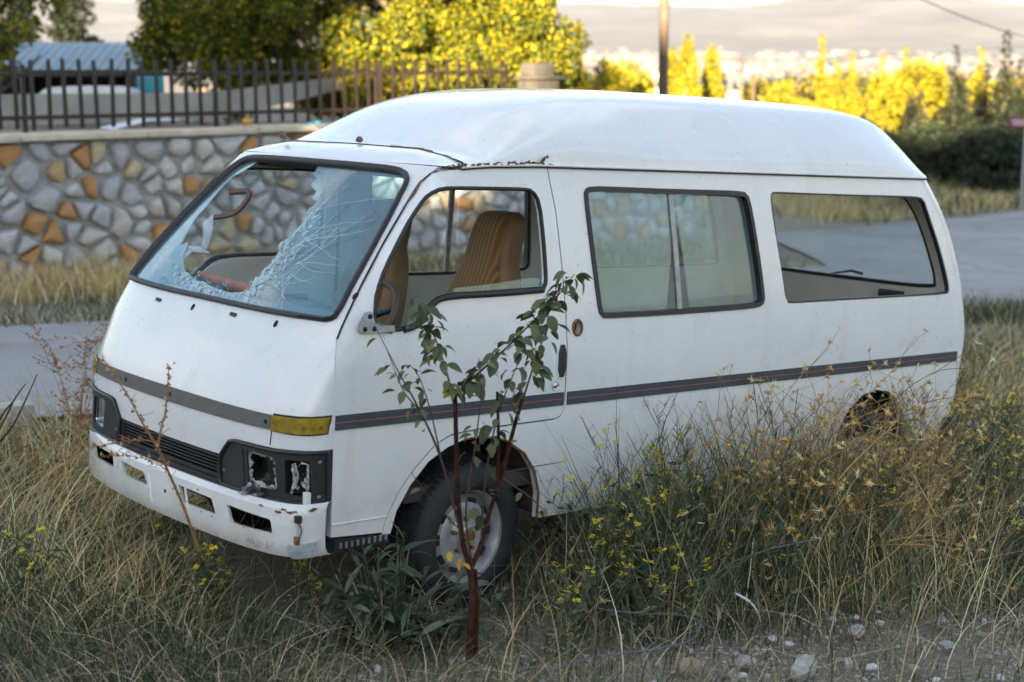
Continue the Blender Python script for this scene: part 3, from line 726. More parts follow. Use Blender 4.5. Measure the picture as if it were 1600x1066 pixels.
# bumper: a deep rounded bar with five openings
bprof = [(.540, .005), (.546, .030), (.540, .050), (.520, .058), (.46, .060), (.41, .060), (.375, .056), (.350, .044), (.343, .020), (.344, .0)]
bl = np.concatenate([[0], np.cumsum([math.hypot(bprof[i + 1][0] - bprof[i][0], bprof[i + 1][1] - bprof[i][1]) for i in range(len(bprof) - 1)])])
def PBM(tau, w, off=0.0):
    w_ = min(max(-w, 0), float(bl[-1])); z = np.interp(w_, bl, [p[0] for p in bprof]); o = np.interp(w_, bl, [p[1] for p in bprof])
    z = z + .018 * max(0, min(1, (0.3 - tau) / 1.2)) * 0
    return PF(tau, float(z), float(o) * float(np.interp(tau, [.15, .90], [1.0, .15])) + off)
def wz_(z):
    for i in range(2, len(bprof) - 1):
        if bprof[i][0] >= z >= bprof[i + 1][0]:
            return -float(bl[i] + (bprof[i][0] - z) / (bprof[i][0] - bprof[i + 1][0]) * (bl[i + 1] - bl[i]))
    return -.1
opn = [[(-.517, .494), (-.749, .483), (-.761, .433), (-.549, .430)], [(-.191, .500), (-.423, .496), (-.455, .440), (-.231, .440)], [(.286, .499), (.071, .496), (.038, .448), (.250, .448)], [(.640, .503), (.376, .503), (.362, .452), (.610, .447)]]
bh = [rounded([(t, wz_(z)) for t, z in o], .012) for o in opn]
bumper = panel('bumper', [(-TAUM + .002, -.001), (-.5, -.001), (0, -.001), (.5, -.001), (TAUM - .002, -.001), (TAUM - .002, -float(bl[-1])), (0, -float(bl[-1])), (-TAUM + .002, -float(bl[-1]))], bh, PBM, [M['paint'], M['under']], van, .012, .03)
for q in (-.245, .035):
    seal('plate_rib', [(q, wz_(.50)), (q - .02, wz_(.44)), (q - .03, wz_(.385))], PBM, .006, M['paint'], bumper, .0, closed=False)
for t0, z0 in ((-.15, .505), (-.10, .455)):
    panel('plate_bolt_hole', [(t0 + .008 * math.cos(a), wz_(z0) + .008 * math.sin(a)) for a in np.linspace(0, 6.283, 8, endpoint=False)], [], PBM, [M['dark']], bumper, .003, .03, .0015)
fogv = []
fog = panel('fog_lamp', [(-.835, wz_(.40)), (-.925, wz_(.405)), (-.928, wz_(.352)), (-.840, wz_(.347))], [], PBM, [M['clear_lens']], bumper, .03, .03, .026)
panel('fog_lamp_rim', [(-.829, wz_(.404)), (-.931, wz_(.409)), (-.934, wz_(.349)), (-.834, wz_(.345))], [], PBM, [M['rag']], fog, .02, .03, .012)
rr = random.Random(5)
def blob(t, w, r, n=9, rr=rr, sx=1.0):
    return [(t + sx * r * (0.5 + 0.8 * rr.random()) * math.cos(a), w + r * (0.4 + 0.8 * rr.random()) * math.sin(a)) for a in np.linspace(0, 6.283, n, endpoint=False)]
for t0, z0, r, sx in ((-.70, .525, .005, 2), (-.78, .517, .006, 3), (-.80, .527, .005, 3), (-.83, .520, .007, 4), (-.90, .525, .008, 2), (-.60, .435, .003, 1.5), (-.62, .428, .003, 1.2), (-.36, .43, .003, 1.5), (-.43, .428, .003, 1), (-.33, .51, .003, 1.4)):
    panel('chipped_paint', blob(t0, wz_(z0), r, sx=sx), [], PBM, [M['rust'] if r > .0045 else M['dark']], bumper, .002, .03, .0012)
# side step, sill
step = panel('side_step', [(.175, .352), (.43, .352), (.42, .383), (.175, .398)], [], PS, [M['black_plastic']], van, .10, .05, .012)
for k in range(9):
    MB().box((.20 + k * .026, -.0135, .372 + .0005 * k), (.010, .006, .022)).build('step_rib', M['alu'], step)
# windscreen remains ------------------------------------------------
ws_in = shrink(ws_out, .016)
big = [(-.006, 1.742), (-.035, 1.715), (-.03, 1.700), (-.085, 1.688), (-.095, 1.66), (-.176, 1.635), (-.178, 1.61), (-.235, 1.600), (-.225, 1.56), (-.245, 1.51), (-.236, 1.46), (-.222, 1.433), (-.243, 1.39), (-.253, 1.361), (-.225, 1.33), (-.231, 1.309), (-.205, 1.28), (-.235, 1.262), (-.19, 1.24), (-.10, 1.228), (-.02, 1.232), (.06, 1.236), (.14, 1.248), (.203, 1.243), (.27, 1.262), (.34, 1.272), (.40, 1.30), (.44, 1.325), (.47, 1.36), (.505, 1.376), (.545, 1.36), (.575, 1.40), (.60, 1.44), (.62, 1.47), (.622, 1.53), (.640, 1.60), (.625, 1.66), (.575, 1.69), (.525, 1.735)]
wi = [tuple(p) for p in ws_in]
# walk the frame from upper far corner round the far side, the sill and the near pillar back to the break
i0 = min(range(len(wi)), key=lambda i: (wi[i][0] - .52) ** 2 + (wi[i][1] - 1.738) ** 2)
i1 = min(range(len(wi)), key=lambda i: (wi[i][0] + .01) ** 2 + (wi[i][1] - 1.741) ** 2)
ring = [wi[(i0 + k) % len(wi)] for k in range(len(wi))]
# orientation: ws_out runs sill (-) to (+), up the far side, back along the top
top_far = i0; seq = []
k = i1
while True:
    seq.append(wi[k]); 
    if k == i0: break
    k = (k + 1) % len(wi)
shard = panel('windscreen_glass', big + seq[::-1][1:-1], [], PF, [M['windscreen']], van, .005, .06, -.006)
cr = []; rc = random.Random(21); bigpoly = np.array(big + seq[::-1][1:-1])
for k in range(85):
    org = rc.choice([(-.24, 1.40), (-.25, 1.33), (-.22, 1.27), (-.30, 1.45), (-.24, 1.52), (-.40, 1.34), (.30, 1.27), (.1, 1.24)])
    a0 = rc.choice([rc.uniform(2.0, 4.9), rc.uniform(0, 6.28)]) if org[0] < 0 else rc.uniform(0, 6.28)
    p = np.array(org) + np.array([rc.uniform(-.05, .03), rc.uniform(-.05, .05)]); L = rc.uniform(.05, .34) if rc.random() < .8 else rc.uniform(.3, .6)
    if org[0] > 0: L *= .3
    path = [p]; n_ = 6
    for j in range(n_):
        a0 += rc.uniform(-.22, .22); path.append(path[-1] + np.array([math.cos(a0), math.sin(a0) * .75]) * L / n_)
    pp = [q for q in path if pip(np.array([q]), bigpoly)[0]]
    if len(pp) >= 3: cr.append(pp)
for kind, mat in ((0, 'crack'), (1, 'crack_dark')):
    cm = MB()
    for i, pth in enumerate(cr):
        if (i % 6 == 1) == bool(kind):
            cm.tube([PF(q[0], q[1], -.004) for q in pth], [.0007 * (1 - .7 * j / len(pth)) + .0002 for j in range(len(pth))], 4, cap=False)
    cm.build('crack_web', M[mat], shard, kind='stuff')
fk = MB(); rc = random.Random(77)
for k in range(420):
    b = rc.choice(big[8:26]); t = b[0] - abs(rc.gauss(0, .06)) if b[0] < 0 else b[0] + rc.gauss(0, .04); z = b[1] + rc.gauss(0, .022) - (.02 if b[0] > 0 else 0)
    if not pip(np.array([(t, z)]), bigpoly)[0]: continue
    s_ = rc.uniform(.004, .016); a0 = rc.uniform(0, 6.28)
    fk.add([PF(t + s_ * math.cos(a0 + q), z + s_ * math.sin(a0 + q) * .8, .001 + rc.uniform(-.002, .004)) for q in (0, 1.9 + rc.uniform(-.4, .4), 4.1)], [(0, 1, 2)])
fk.build('glass_flakes', M['crack_pale'], shard, smooth=False, kind='stuff')
# loose triangular splinters on the far side
for q in ([(.50, 1.50), (.36, 1.42), (.30, 1.365), (.36, 1.37), (.40, 1.40), (.52, 1.46)], [(.52, 1.36), (.40, 1.37), (.25, 1.352), (.40, 1.345), (.44, 1.30), (.40, 1.27), (.46, 1.29)]):
    panel('glass_splinter', q, [], PF, [M['clearglass']], shard, .004, .05, -.012)
# crushed heap of glass along the far sill
hp_ = MB(); rc = random.Random(8)
for k in range(420):
    t = rc.uniform(-.02, .52); z = 1.207 + abs(rc.gauss(0, .028)) * (0.7 + t); c = PF(t, z, -.012 - rc.random() * .05)
    s = rc.uniform(.004, .016); V = [c + Vector((rc.uniform(-s, s), rc.uniform(-s, s), rc.uniform(-s, s))) for _ in range(4)]
    hp_.add(V, [(0, 1, 2), (0, 2, 3), (0, 3, 1), (1, 3, 2)])
hp_.build('crushed_glass', M['windscreen'], shard, smooth=False, kind='stuff')

# roofs --------------------------------------------------------------
zs_of = lambda y: float(np.interp(abs(y - W / 2), [0, .445, .62, .70, .747], [1.832, 1.828, 1.806, 1.786, 1.776]))
nE = 41; nX = 10; V = []; Fq = []
XS = .82
tt = np.linspace(-1, 1, nE)
for i in range(nX + 1):
    t = i / nX
    for k in range(nE):
        tau = -tt[k] * TAUM * .985
        p0 = PF(tau, 1.772, .0); xs = max(XS, p0.x + .02)
        zs = zs_of(p0.y) if xs <= XS + .001 else min(zs_of(p0.y), gut(xs) + .008)
        x = p0.x + (xs - p0.x) * t; z = p0.z + (zs - p0.z) * (1 - (1 - t) ** 2)
        V.append((x, p0.y, z))
for i in range(nX):
    for k in range(nE - 1): Fq.append((i * nE + k, i * nE + k + 1, (i + 1) * nE + k + 1, (i + 1) * nE + k))
nv = len(V); V += [(x, y, z - .02) for x, y, z in V]; Fq += [tuple(i + nv for i in q[::-1]) for q in Fq]
obj('cab_roof', new_mesh('cab_roof', V, Fq, [M['paint']], None, True), van)
HX = [.82, .90, 1.0, 1.1, 1.22, 1.35, 1.55, 1.8, 2.1, 2.5, 3.0, 3.5, 3.74, 3.88, 4.02, 4.2, 4.33]
HZ = [1.832, 1.868, 1.925, 1.977, 2.032, 2.072, 2.105, 2.122, 2.132, 2.138, 2.142, 2.140, 2.122, 2.092, 2.03, 1.92, 1.80]
hxs = np.array(HX); hzs = np.array(HZ)
def ztop(x):
    # smoothed lookup
    return float(np.mean([np.interp(x + d, hxs, hzs) for d in (-.06, -.03, 0, .03, .06)]))
_ae = np.linspace(0, 1, 201); _S = np.where(_ae < .70, 1 - .12 * (_ae / .70) ** 3.2, .88 * (1 - _ae) / .30)
_Sp = np.concatenate([_S[60:0:-1], _S]); _k = np.hanning(33); _k /= _k.sum(); _Sm = np.convolve(np.concatenate([_Sp, np.linspace(0, -.3, 40)[1:]]), _k, 'same')[60:60 + 201]; _Sm = np.clip(_Sm, 0, None); _Sm = (_Sm - _Sm[-1]) / (_Sm[0] - _Sm[-1])
xsr = np.concatenate([np.linspace(.815, 1.8, 34), np.linspace(1.85, 3.6, 24), np.linspace(3.64, 4.30, 30)])
et = np.sin(np.linspace(-np.pi / 2, np.pi / 2, 57))
V = []; Fq = []; nE = len(et)
ya = .101
for x in xsr:
    for e in et:
        ae = abs(e); xe = x + .24 * ae ** 3 if x > 3.0 else x - .10 * ae ** 3 * max(0, 1 - (x - .8) / 1.6)
        sh = .24 * ae ** 3
        xx = x - (sh * 1.25) * max(0, (x - 3.55) / .75)        # rear corners rounded in plan
        xf_ = max(x - .10 * ae ** 3 * max(0, 1 - (x - .8) / 1.5), .815)
        zb = gut(xx) + .002
        H = max(ztop(xf_ if x < 3 else x) - 1.786, .006)
        if x < .9: H = max(H, .046)
        n_ = np.interp(x, [.82, 1.3, 3.5, 4.3], [2.6, 2.9, 3.1, 2.8])
        wS = .58 * float(np.clip((x - 1.0) / .9, 0, 1)); S = (1 - wS) * max(0.0, 1 - ae ** n_) ** (1 / n_) + wS * float(np.interp(ae, _ae, _Sm))
        y = W / 2 + e * (W / 2 - ya)
        V.append((xx, y, zb + H * S))
for i in range(len(xsr) - 1):
    for k in range(nE - 1): Fq.append((i * nE + k, (i + 1) * nE + k, (i + 1) * nE + k + 1, i * nE + k + 1))
nv = len(V); V += [(x, y, z - .012) for x, y, z in V]; Fq += [tuple(i + nv for i in q[::-1]) for q in Fq]
roof = obj('high_roof', new_mesh('high_roof', V, Fq, [M['paint']], None, True), van)
for sg in (0, 1):
    gp_ = [Vector((x, (W - .094) if sg else .094, gut(x) + .003)) for x in np.linspace(.79, 3.98, 40)]
    MB().tube(gp_, .0075, 8).build('rain_gutter', M['paint'], roof)
    gp_ = [Vector((x, (W - .088) if sg else .088, gut(x) - .004)) for x in np.linspace(.78, 4.0, 40)]
    MB().tube(gp_, .003, 5).build('gutter_seam', M['dark'], roof)
# front roof seam and its rust
sm_ = [Vector((XS + .001, y, zs_of(y) + .002)) for y in np.linspace(.16, W - .16, 40)]
MB().tube(sm_, .0026, 6).build('roof_seam', M['stripe'], roof)
rr = random.Random(9); ru = MB()
def rpatch(c, s, up, n=8):
    u = up.orthogonal().normalized(); 
    V = [c + up * .004] + [c + up * .0025 + (Vector((1, 0, 0)) * math.cos(a) * s[0] + Vector((0, -.35, .93)) * math.sin(a) * s[1]) * rr.uniform(.45, 1.2) for a in np.linspace(0, 6.283, n, endpoint=False)]
    ru.add(V, [(0, 1 + k, 1 + (k + 1) % n) for k in range(n)])
for k in range(70):
    x = rr.choice([rr.uniform(.86, 1.0), rr.uniform(1.02, 1.22), rr.uniform(1.02, 1.22), rr.uniform(.70, .80), rr.uniform(.80, 1.3)])
    rpatch(Vector((x, .089 + rr.uniform(-.002, .004), gut(x) + .006 + rr.uniform(0, .010))), (rr.uniform(.004, .016), rr.uniform(.002, .008)), Vector((0, -.9, .45)))
for k in range(4):
    rpatch(Vector((rr.uniform(1.20, 1.24), .091, gut(1.2) + .012 + .008 * k)), (.012, .010), Vector((0, -.9, .45)))
ru.build('rust_patch', M['rust'], roof, smooth=False)
ru2 = MB(); ys_ = np.linspace(.33, .60, 14)
ru2.tube([Vector((XS + .004 + .004 * math.sin(3 * i), y, zs_of(y) + .004)) for i, y in enumerate(ys_)], [.004 + .004 * rr.random() for _ in ys_], 6, flat=.5)
ru2.build('rusted_seam', M['rust'], roof)
ru2 = MB(); ys_ = np.linspace(.14, .24, 10)
ru2.tube([Vector((XS + .02 - .02 * i / 9 + .003 * math.sin(4 * i), y, zs_of(y) + .003)) for i, y in enumerate(ys_)], [.003 + .0035 * rr.random() for _ in ys_], 6, flat=.5)
ru2.build('rusted_seam', M['rust'], roof)
seal('pillar_seam', [(tau_of_x(x - .003, z) * -1, z) for x, z in seam[6:-1]], PF, .003, M['dark'], front, .0005, closed=False)
seal('pillar_rust', [(tau_of_x(x - .003, z) * -1, z) for x, z in [(.568, 1.633), (.60, 1.665), (.641, 1.706), (.66, 1.722)]], PF, .004, M['rust'], front, .0015, closed=False)

# tail ----------------------------------------------------------------
tl = float(_L2[-1])
TB = tl - .003
rear_out = [(-TB, z) for z in (.36, .6, .81, 1.1, 1.43, 1.685, 1.783)] + [(-.4, 1.79), (0, 1.79), (.4, 1.79)] + [(TB, z) for z in (1.783, 1.685, 1.43, 1.1, .81, .6, .36)]
rw = smooth_closed([(-.66, 1.17), (0, 1.165), (.66, 1.17), (.68, 1.22), (.63, 1.66), (.58, 1.70), (0, 1.705), (-.58, 1.70), (-.63, 1.66), (-.68, 1.22)], 2)
def PBw(t, z, off=0.0): return PB(t, z, off)
tail = panel('tailgate', rear_out, [rw], PBw, PAINT, van, .04, .08)
panel('tailgate_seal', shrink(rw, -.008), [shrink(rw, .022)], PBw, [M['rubber']], tail, .035, .05, -.002)
panel('tailgate_glass', shrink(rw, .010), [], PBw, [M['clearglass']], tail, .004, .2, -.010)
MB().box((XRR(1.10) - .065, W / 2 - .35, 1.115), (.04, .16, .05), bev=.012).build('tailgate_latch', M['black_plastic'], tail)
MB().tube([PB(.25, 1.155, .02), PB(.10, 1.19, .03), PB(-.02, 1.215, .025), PB(-.10, 1.205, .02)], [.006, .006, .008, .010], 8).build('rear_wiper', M['black_plastic'], tail)
for sg in (-1, 1):
    panel('tail_lamp', [(sg * .70, .90), (sg * .80, .90), (sg * .80, 1.13), (sg * .70, 1.13)], [], PBw, [M['red_lens']], tail, .02, .05, .010)
panel('rear_bumper', [(-TB, .345), (TB, .345), (TB, .50), (-TB, .50)], [], PBw, [M['black_plastic']], van, .05, .08, .045)

# floor, arches, wheels, cab ------------------------------------------
MB().box((2.42, W / 2, .50), (3.75, W - .12, .06)).build('cargo_floor', M['under'], van)
MB().box((2.45, W / 2, .36), (3.3, .9, .16), bev=.03).build('chassis', M['under'], van)
for (cx, r0) in ((.84, .40), (3.555, .36)):
    for near in (True, False):
        y0, y1 = (.035, .34) if near else (W - .34, W - .035)
        ap = [(cx + r0 * math.cos(a), .36 + r0 * .93 * math.sin(a)) for a in np.linspace(-.05, math.pi + .05, 15)]
        m_ = MB(); V = [(x, y, z) for y in (y0, y1) for x, z in ap]; n_ = len(ap)
        Q = [(k, k + 1, n_ + k + 1, n_ + k) for k in range(n_ - 1)]
        yi = y1 if near else y0; b0 = len(V); V.append((cx, yi, .36)); base = n_ if near else 0
        Q += [(b0, base + k, base + k + 1) for k in range(n_ - 1)]
        m_.add(V, Q); m_.build('wheel_arch', M['under'], van)
def make_wheel(name, parent, c, side_, steer=0.0):
    w = empty(name, c, (0, 0, steer), parent)
    R = .296
    pr = [(.190, .085), (.200, .096), (.222, .104), (.255, .102), (.276, .094), (.289, .080), (R, .060), (R, .03), (R, 0), (R, -.03), (R, -.060), (.289, -.080), (.276, -.094), (.255, -.102), (.222, -.104), (.200, -.096), (.190, -.085)]
    t = MB().lathe(pr, 56, 'y'); 
    ty = t.build('tyre', M['tyre'], w)
    tr = MB()
    for k in range(64):
        a = 2 * math.pi * k / 64
        for j, yy in enumerate((-.058, -.02, .02, .058)):
            aa = a + (.05 if j % 2 else 0)
            tr.box((math.cos(aa) * (R + .001), yy, math.sin(aa) * (R + .001)), (.012, .030, .022), rot=(0, -aa, 0))
    tr.build('tread_block', M['tyre'], ty, smooth=False, kind='stuff')
    s = -1 if side_ == 'near' else 1
    rp = [(.198, -.088), (.196, -.078), (.184, -.074), (.176, -.055), (.172, -.020), (.160, -.012), (.150, -.030), (.135, -.052), (.110, -.060), (.090, -.054), (.076, -.050), (.060, -.056), (.045, -.058), (.045, -.075), (.040, -.082), (.0, -.082)]
    rp = [(r, h * -s if s > 0 else h) for r, h in rp]
    rp = [(r, (h if s < 0 else abs(h))) for r, h in rp]
    rim = MB().lathe(rp, 48, 'y').build('rim', M['wheelsteel'], w)
    for k in range(10):
        a = 2 * math.pi * k / 10
        MB().box((math.cos(a) * .142, s * .0455, math.sin(a) * .142), (.026, .012, .042), rot=(0, -a, 0), bev=.005).build('rim_slot', M['dark'], rim)
    for k in range(5):
        a = 2 * math.pi * k / 5 + .3
        MB().lathe([(0, s * .072), (.009, s * .072), (.010, s * .05)], 8, 'y', (math.cos(a) * .068, 0, math.sin(a) * .068)).build('wheel_nut', M['rust'], rim)
    MB().lathe([(0, s * .090), (.030, s * .088), (.036, s * .074)], 16, 'y').build('hub_cap', M['rust'], rim)
    MB().lathe([(.19, 0), (.0, 0)], 32, 'y', (0, -s * .02, 0)).build('brake_disc', M['under'], rim)
    return w
make_wheel('wheel', van, (.865, .125, .297), 'near', .10)
make_wheel('wheel', van, (.865, W - .125, .297), 'far', .10)
make_wheel('wheel', van, (3.555, .135, .297), 'near')
make_wheel('wheel', van, (3.555, W - .135, .297), 'far')

def make_seat(y, x0):
    s = empty('seat', (x0, y, .62), (0, 0, 0), van)
    m_ = MB(); m_.box((-.22, 0, .14), (.50, .50, .17), bev=.05); m_.build('cushion', M['seat'], s)
    # shaped back with an integral headrest
    prof = [(0.08, .205, .10), (.22, .222, .11), (.40, .218, .105), (.55, .198, .095), (.63, .170, .085), (.69, .135, .080), (.76, .128, .080), (.84, .124, .076), (.885, .108, .066), (.905, .07, .045)]
    def back(f0, f1, name, mat, grow=0.0, xo=0.0):
        V = []; Q = []; n = 28
        for (z, hw, hd) in prof:
            lean = .26 * z
            for k in range(n):
                a = 2 * math.pi * k / n; ca, sa = math.cos(a), math.sin(a)
                yy = (hw * f0 + grow) * math.copysign(abs(ca) ** .45, ca); xx = (hd * f1 + grow) * math.copysign(abs(sa) ** .7, sa)
                V.append((lean + xx + xo, yy, z + .05))
        L = len(prof)
        for i in range(L - 1):
            for k in range(n): Q.append((i * n + k, i * n + (k + 1) % n, (i + 1) * n + (k + 1) % n, (i + 1) * n + k))
        Q.append(tuple(range(n))[::-1]); Q.append(tuple((L - 1) * n + k for k in range(n)))
        return obj(name, new_mesh(name, V, Q, [mat], None, True, 60), s)
    b = back(.80, .9, 'backrest', M['seat'], 0.0, -.02)
    bs = back(1.0, .8, 'side_bolster', M['seat_side'], 0.0, .012)
    return s
make_seat(.46, 1.10)
make_seat(1.24, 1.10)
dash = MB()
dash.box((.36, W / 2, 1.03), (.40, 1.42, .26), bev=.06)
dash.box((.30, .50, 1.14), (.26, .50, .10), bev=.045)
dash.box((.26, 1.15, 1.13), (.25, .60, .05), bev=.02)
dash = dash.build('dashboard', M['dash'], van)
MB().box((.44, .52, 1.165), (.10, .34, .06), bev=.02).build('instrument_cluster', M['black_plastic'], dash)
MB().tube([PF(.40, 1.235, -.14), PF(.22, 1.225, -.17), PF(.0, 1.215, -.19), PF(-.18, 1.215, -.20)], .028, 12).build('foam_roll', M['pinktube'], dash)
sw = empty('steering_wheel', (.565, .44, 1.13), (0, math.radians(-52), 0), van)
MB().tube([(.20 * math.cos(a), .20 * math.sin(a), 0) for a in np.linspace(0, 6.283, 40, endpoint=False)], .0145, 10, closed=True).build('wheel_rim', M['brown'], sw)
MB().lathe([(0, .02), (.05, .018), (.06, -.01), (.03, -.05)], 20, 'z').build('wheel_hub', M['black_plastic'], sw)
for a in (.4, 2.74, 4.2, 5.2):
    MB().tube([(.05 * math.cos(a), .05 * math.sin(a), 0), (.195 * math.cos(a), .195 * math.sin(a), 0)], .011, 8).build('spoke', M['black_plastic'], sw)
MB().tube([(0, 0, -.03), (0, 0, -.34)], .03, 10).build('column_shroud', M['black_plastic'], sw)
MB().tube([(.02, .03, -.05), (.05, .18, -.06), (.06, .24, -.05)], [.010, .008, .013], 8).build('stalk', M['black_plastic'], sw)
MB().tube(spline([PF(.655, 1.585, -.07), PF(.60, 1.595, -.12), PF(.555, 1.57, -.13), PF(.575, 1.50, -.14), PF(.64, 1.475, -.09)], 5), .012, 8).build('grab_handle', M['brown'], van)
MB().tube([PF(t, 1.735, -.04) for t in np.linspace(-.6, .6, 12)], .022, 8).build('header_rail', M['dark'], van)
MB().box((2.3, 1.35, .74), (.5, .5, .42), bev=.06).build('bench_seat', M['cream'], van)
# ------------------------------------------------------------------ ground, road, hills, lake, town
def grid_mesh(name, X, Y, zf, mat, smooth=True):
    gx, gy = np.meshgrid(X, Y); z = zf(gx, gy)
    V = np.c_[gx.ravel(), gy.ravel(), z.ravel()]; nx, ny = len(X), len(Y)
    i = np.arange(nx * ny).reshape(ny, nx)
    Q = np.c_[i[:-1, :-1].ravel(), i[:-1, 1:].ravel(), i[1:, 1:].ravel(), i[1:, :-1].ravel()]
    return new_mesh(name, V, Q, [mat], None, smooth)
def vnoise(x, y, seed=0):
    r = np.random.default_rng(seed); out = np.zeros_like(x)
    for k in range(7):
        a = r.uniform(0, 6.28); f = 1.0 * 1.55 ** k * .6; ph = r.uniform(0, 6.28)
        out = out + np.sin((x * math.cos(a) + y * math.sin(a)) * f + ph + .8 * np.sin((y * math.cos(a) - x * math.sin(a)) * f * .7 + ph)) / 1.5 ** k
    return out / 2.2
def ground_z(x, y):
    s, n = sn(x, y); z = hz(x, y)
    rough = 0.028 * vnoise(x * 1.6, y * 1.6, 3) * np.clip((8.0 - n) / 1.0, 0, 1) + 0.03 * vnoise(x * .8, y * .8, 4) * np.clip((n - 16.6), 0, 1) * np.clip((60 - y) / 10, 0, 1)
    # shallow dip and mound by the photographer's side, soil heaped against the lorry track
    return z + rough - 0.012
far_e = np.array([30, 45, 70, 110, 180, 300, 500, 900, 1600, 3000, 6000.])
X = np.concatenate([-far_e[::-1], np.arange(-20, 22.01, .28), far_e])
Y = np.concatenate([[-30, -15, -8, -4], np.arange(-1, 42, .28), [44, 48, 55, 65, 80, 110, 150, 220, 320, 480, 700, 1000, 1500, 2200, 2900, 3400]])
obj('ground', grid_mesh('ground', X, Y, ground_z, M['soil']), kind='structure')
# road: runs behind the van and opens out past the end of the wall
def road_mesh():
    S = np.arange(-30, 75, .5); V = []; Q = []; K = 15
    for s in S:
        n0 = 8.75 + .12 * math.sin(s * .9) + .06 * math.sin(s * 2.3); n1 = 12.55 + np.interp(s, [17.0, 20.0, 40], [0, 3.6, 3.9]) + .1 * math.sin(s * 1.3)
        for k in range(K):
            n = n0 + (n1 - n0) * k / (K - 1); x, y = xy(s, n)
            V.append((x, y, zat(x, y) + .022))
    for i in range(len(S) - 1):
        for k in range(K - 1): Q.append((i * K + k, (i + 1) * K + k, (i + 1) * K + k + 1, i * K + k + 1))
    return new_mesh('road', V, np.array(Q), [M['road']], None, True)
obj('road', road_mesh(), kind='structure')
kx, ky = xy(3.35, 8.55)
MB().box((0, 0, .03), (.95, .16, .22), bev=.02).build('kerb_stone', M['kerb'], None, loc=(kx - .1, ky, zat(kx, ky)), rot=(0, .05, VYAW + .05), label='loose pale kerb block at the near edge of the road', category='kerb')

a = Mat('hazy_mountain'); a.set(roughness=1.0)
c = a.ramp(a.noise(.0021, 8, 0.6), [(0.3, (0.09, 0.088, 0.095)), (0.5, (0.17, 0.16, 0.16)), (0.68, (0.32, 0.29, 0.27))])
a.color(a.mix(a.ramp(a.noise(.006, 6, .6), [(.5, 0), (.65, .7)]), c, (0.12, 0.125, 0.085))); M['mount'] = a.m
def mz(x, y):
    b = np.interp(y, [2900, 3300, 4200, 5200, 6400, 7600, 9000], [-32, -23, 22, 92, 215, 300, 300])
    amp = np.interp(y, [2900, 3300, 4200, 5200, 6400, 9000], [0, 2, 9, 22, 40, 44])
    u, v = x / 900.0, y / 900.0
    rid = vnoise(u * 1.3, v * 1.3, 8) + .45 * np.abs(vnoise(u * 4.2, v * 4.2, 9)) + .22 * vnoise(u * 11, v * 11, 10)
    pk = 55 * np.exp(-((x - 1750) / 420) ** 2) * np.clip((y - 5200) / 1000, 0, 1)
    return b + amp * rid + pk - 30 * np.clip((y - 6000) / 800, 0, 1) * np.exp(-((x - 1150) / 350) ** 2)
obj('mountains', grid_mesh('mountains', np.arange(-5200, 5300, 75.), np.arange(2900, 9100, 62.), mz, M['mount']), kind='structure')
a = Mat('lake_water'); a.set(base_color=(0.10, 0.18, 0.28), roughness=0.25); M['lake'] = a.m
lk_ = [(350, 2480), (760, 2440), (1350, 2500), (1420, 2760), (1000, 2870), (520, 2830), (300, 2660)]
obj('lake', new_mesh('lake', [(x, y, zat(x, y) * 0 - 22.0) for x, y in lk_], [tuple(range(len(lk_)))], [M['lake']], None, False), kind='structure')
tm = MB(); rr = random.Random(31)
for k in range(1100):
    cx = rr.choice([rr.gauss(150, 130), rr.gauss(520, 160), rr.gauss(980, 260), rr.uniform(-300, 1500)])
    cy = rr.choice([rr.uniform(1300, 2400), rr.uniform(3050, 4300), rr.gauss(3700, 260)])
    z = float(mz(np.array(cx), np.array(cy))) if cy > 3050 else zat(cx, cy)
    w = rr.uniform(9, 24) * (1.0 if cy > 3000 else .55); hgt = rr.uniform(5, 14) * (1.0 if cy > 3000 else .55)
    tm.box((cx, cy, z + hgt / 2 - 1), (w, w * rr.uniform(.6, 1.4), hgt), rot=(0, 0, rr.uniform(0, 1.5)), m=rr.choice([0, 0, 0, 1, 2]))
tw = tm.build('far_town', [plain('white_town_walls', (.26, .258, .255), .8), plain('cream_town_walls', (.16, .15, .14), .8), plain('tile_town_roofs', (.20, .11, .08), .8)], None, smooth=False)
tw['kind'] = 'stuff'; tw['label'] = 'pale houses of the distant town along the lake plain'
# scrub on the slopes below the road
# unseen ridge added behind the camera, its notched edge shaped to shade the yard
LX, LY = -TO_SUN_AZ[0], -TO_SUN_AZ[1]
def ridge(w):
    n_ = .16 * math.sin(w * 1.7) + .12 * math.sin(w * 3.9 + 1) + .1 * math.sin(w * 8.3)
    base = np.interp(w, [-60, -14.5, -14.2, -13.3, -13.0, -10.6, -10.4, -7.4, -7.25, -6.35, -6.2, -4.75, -4.55, -3.9, -3.7, 60], [16.0, 16.0, 18.3, 18.3, 20.8, 20.8, 20.8, 20.8, 15.0, 15.0, 13.2, 13.2, 14.6, 14.6, 16.2, 16.2])
    return float(base) + n_
Wv = np.concatenate([np.linspace(-150, -22, 12), np.arange(-20, 14, .22), np.linspace(15, 150, 12)])
A_ = [(-300, 6.0), (-130, 10.0), (-75, None), (-60, None), (-54, 6.0), (-40, 1.2), (-24, .2)]
V = []; Q = []
for a_, hh in A_:
    for w in Wv:
        x = a_ * LX + w * LY; y = a_ * LY - w * LX
        z = (ridge(w) - (.6 if a_ < -70 else 0)) if hh is None else (hh * ridge(w) / 16 if hh > 3 else hh + .4)
        V.append((x, y, z))
nw = len(Wv)
for i in range(len(A_) - 1):
    for k in range(nw - 1): Q.append((i * nw + k, i * nw + k + 1, (i + 1) * nw + k + 1, (i + 1) * nw + k))
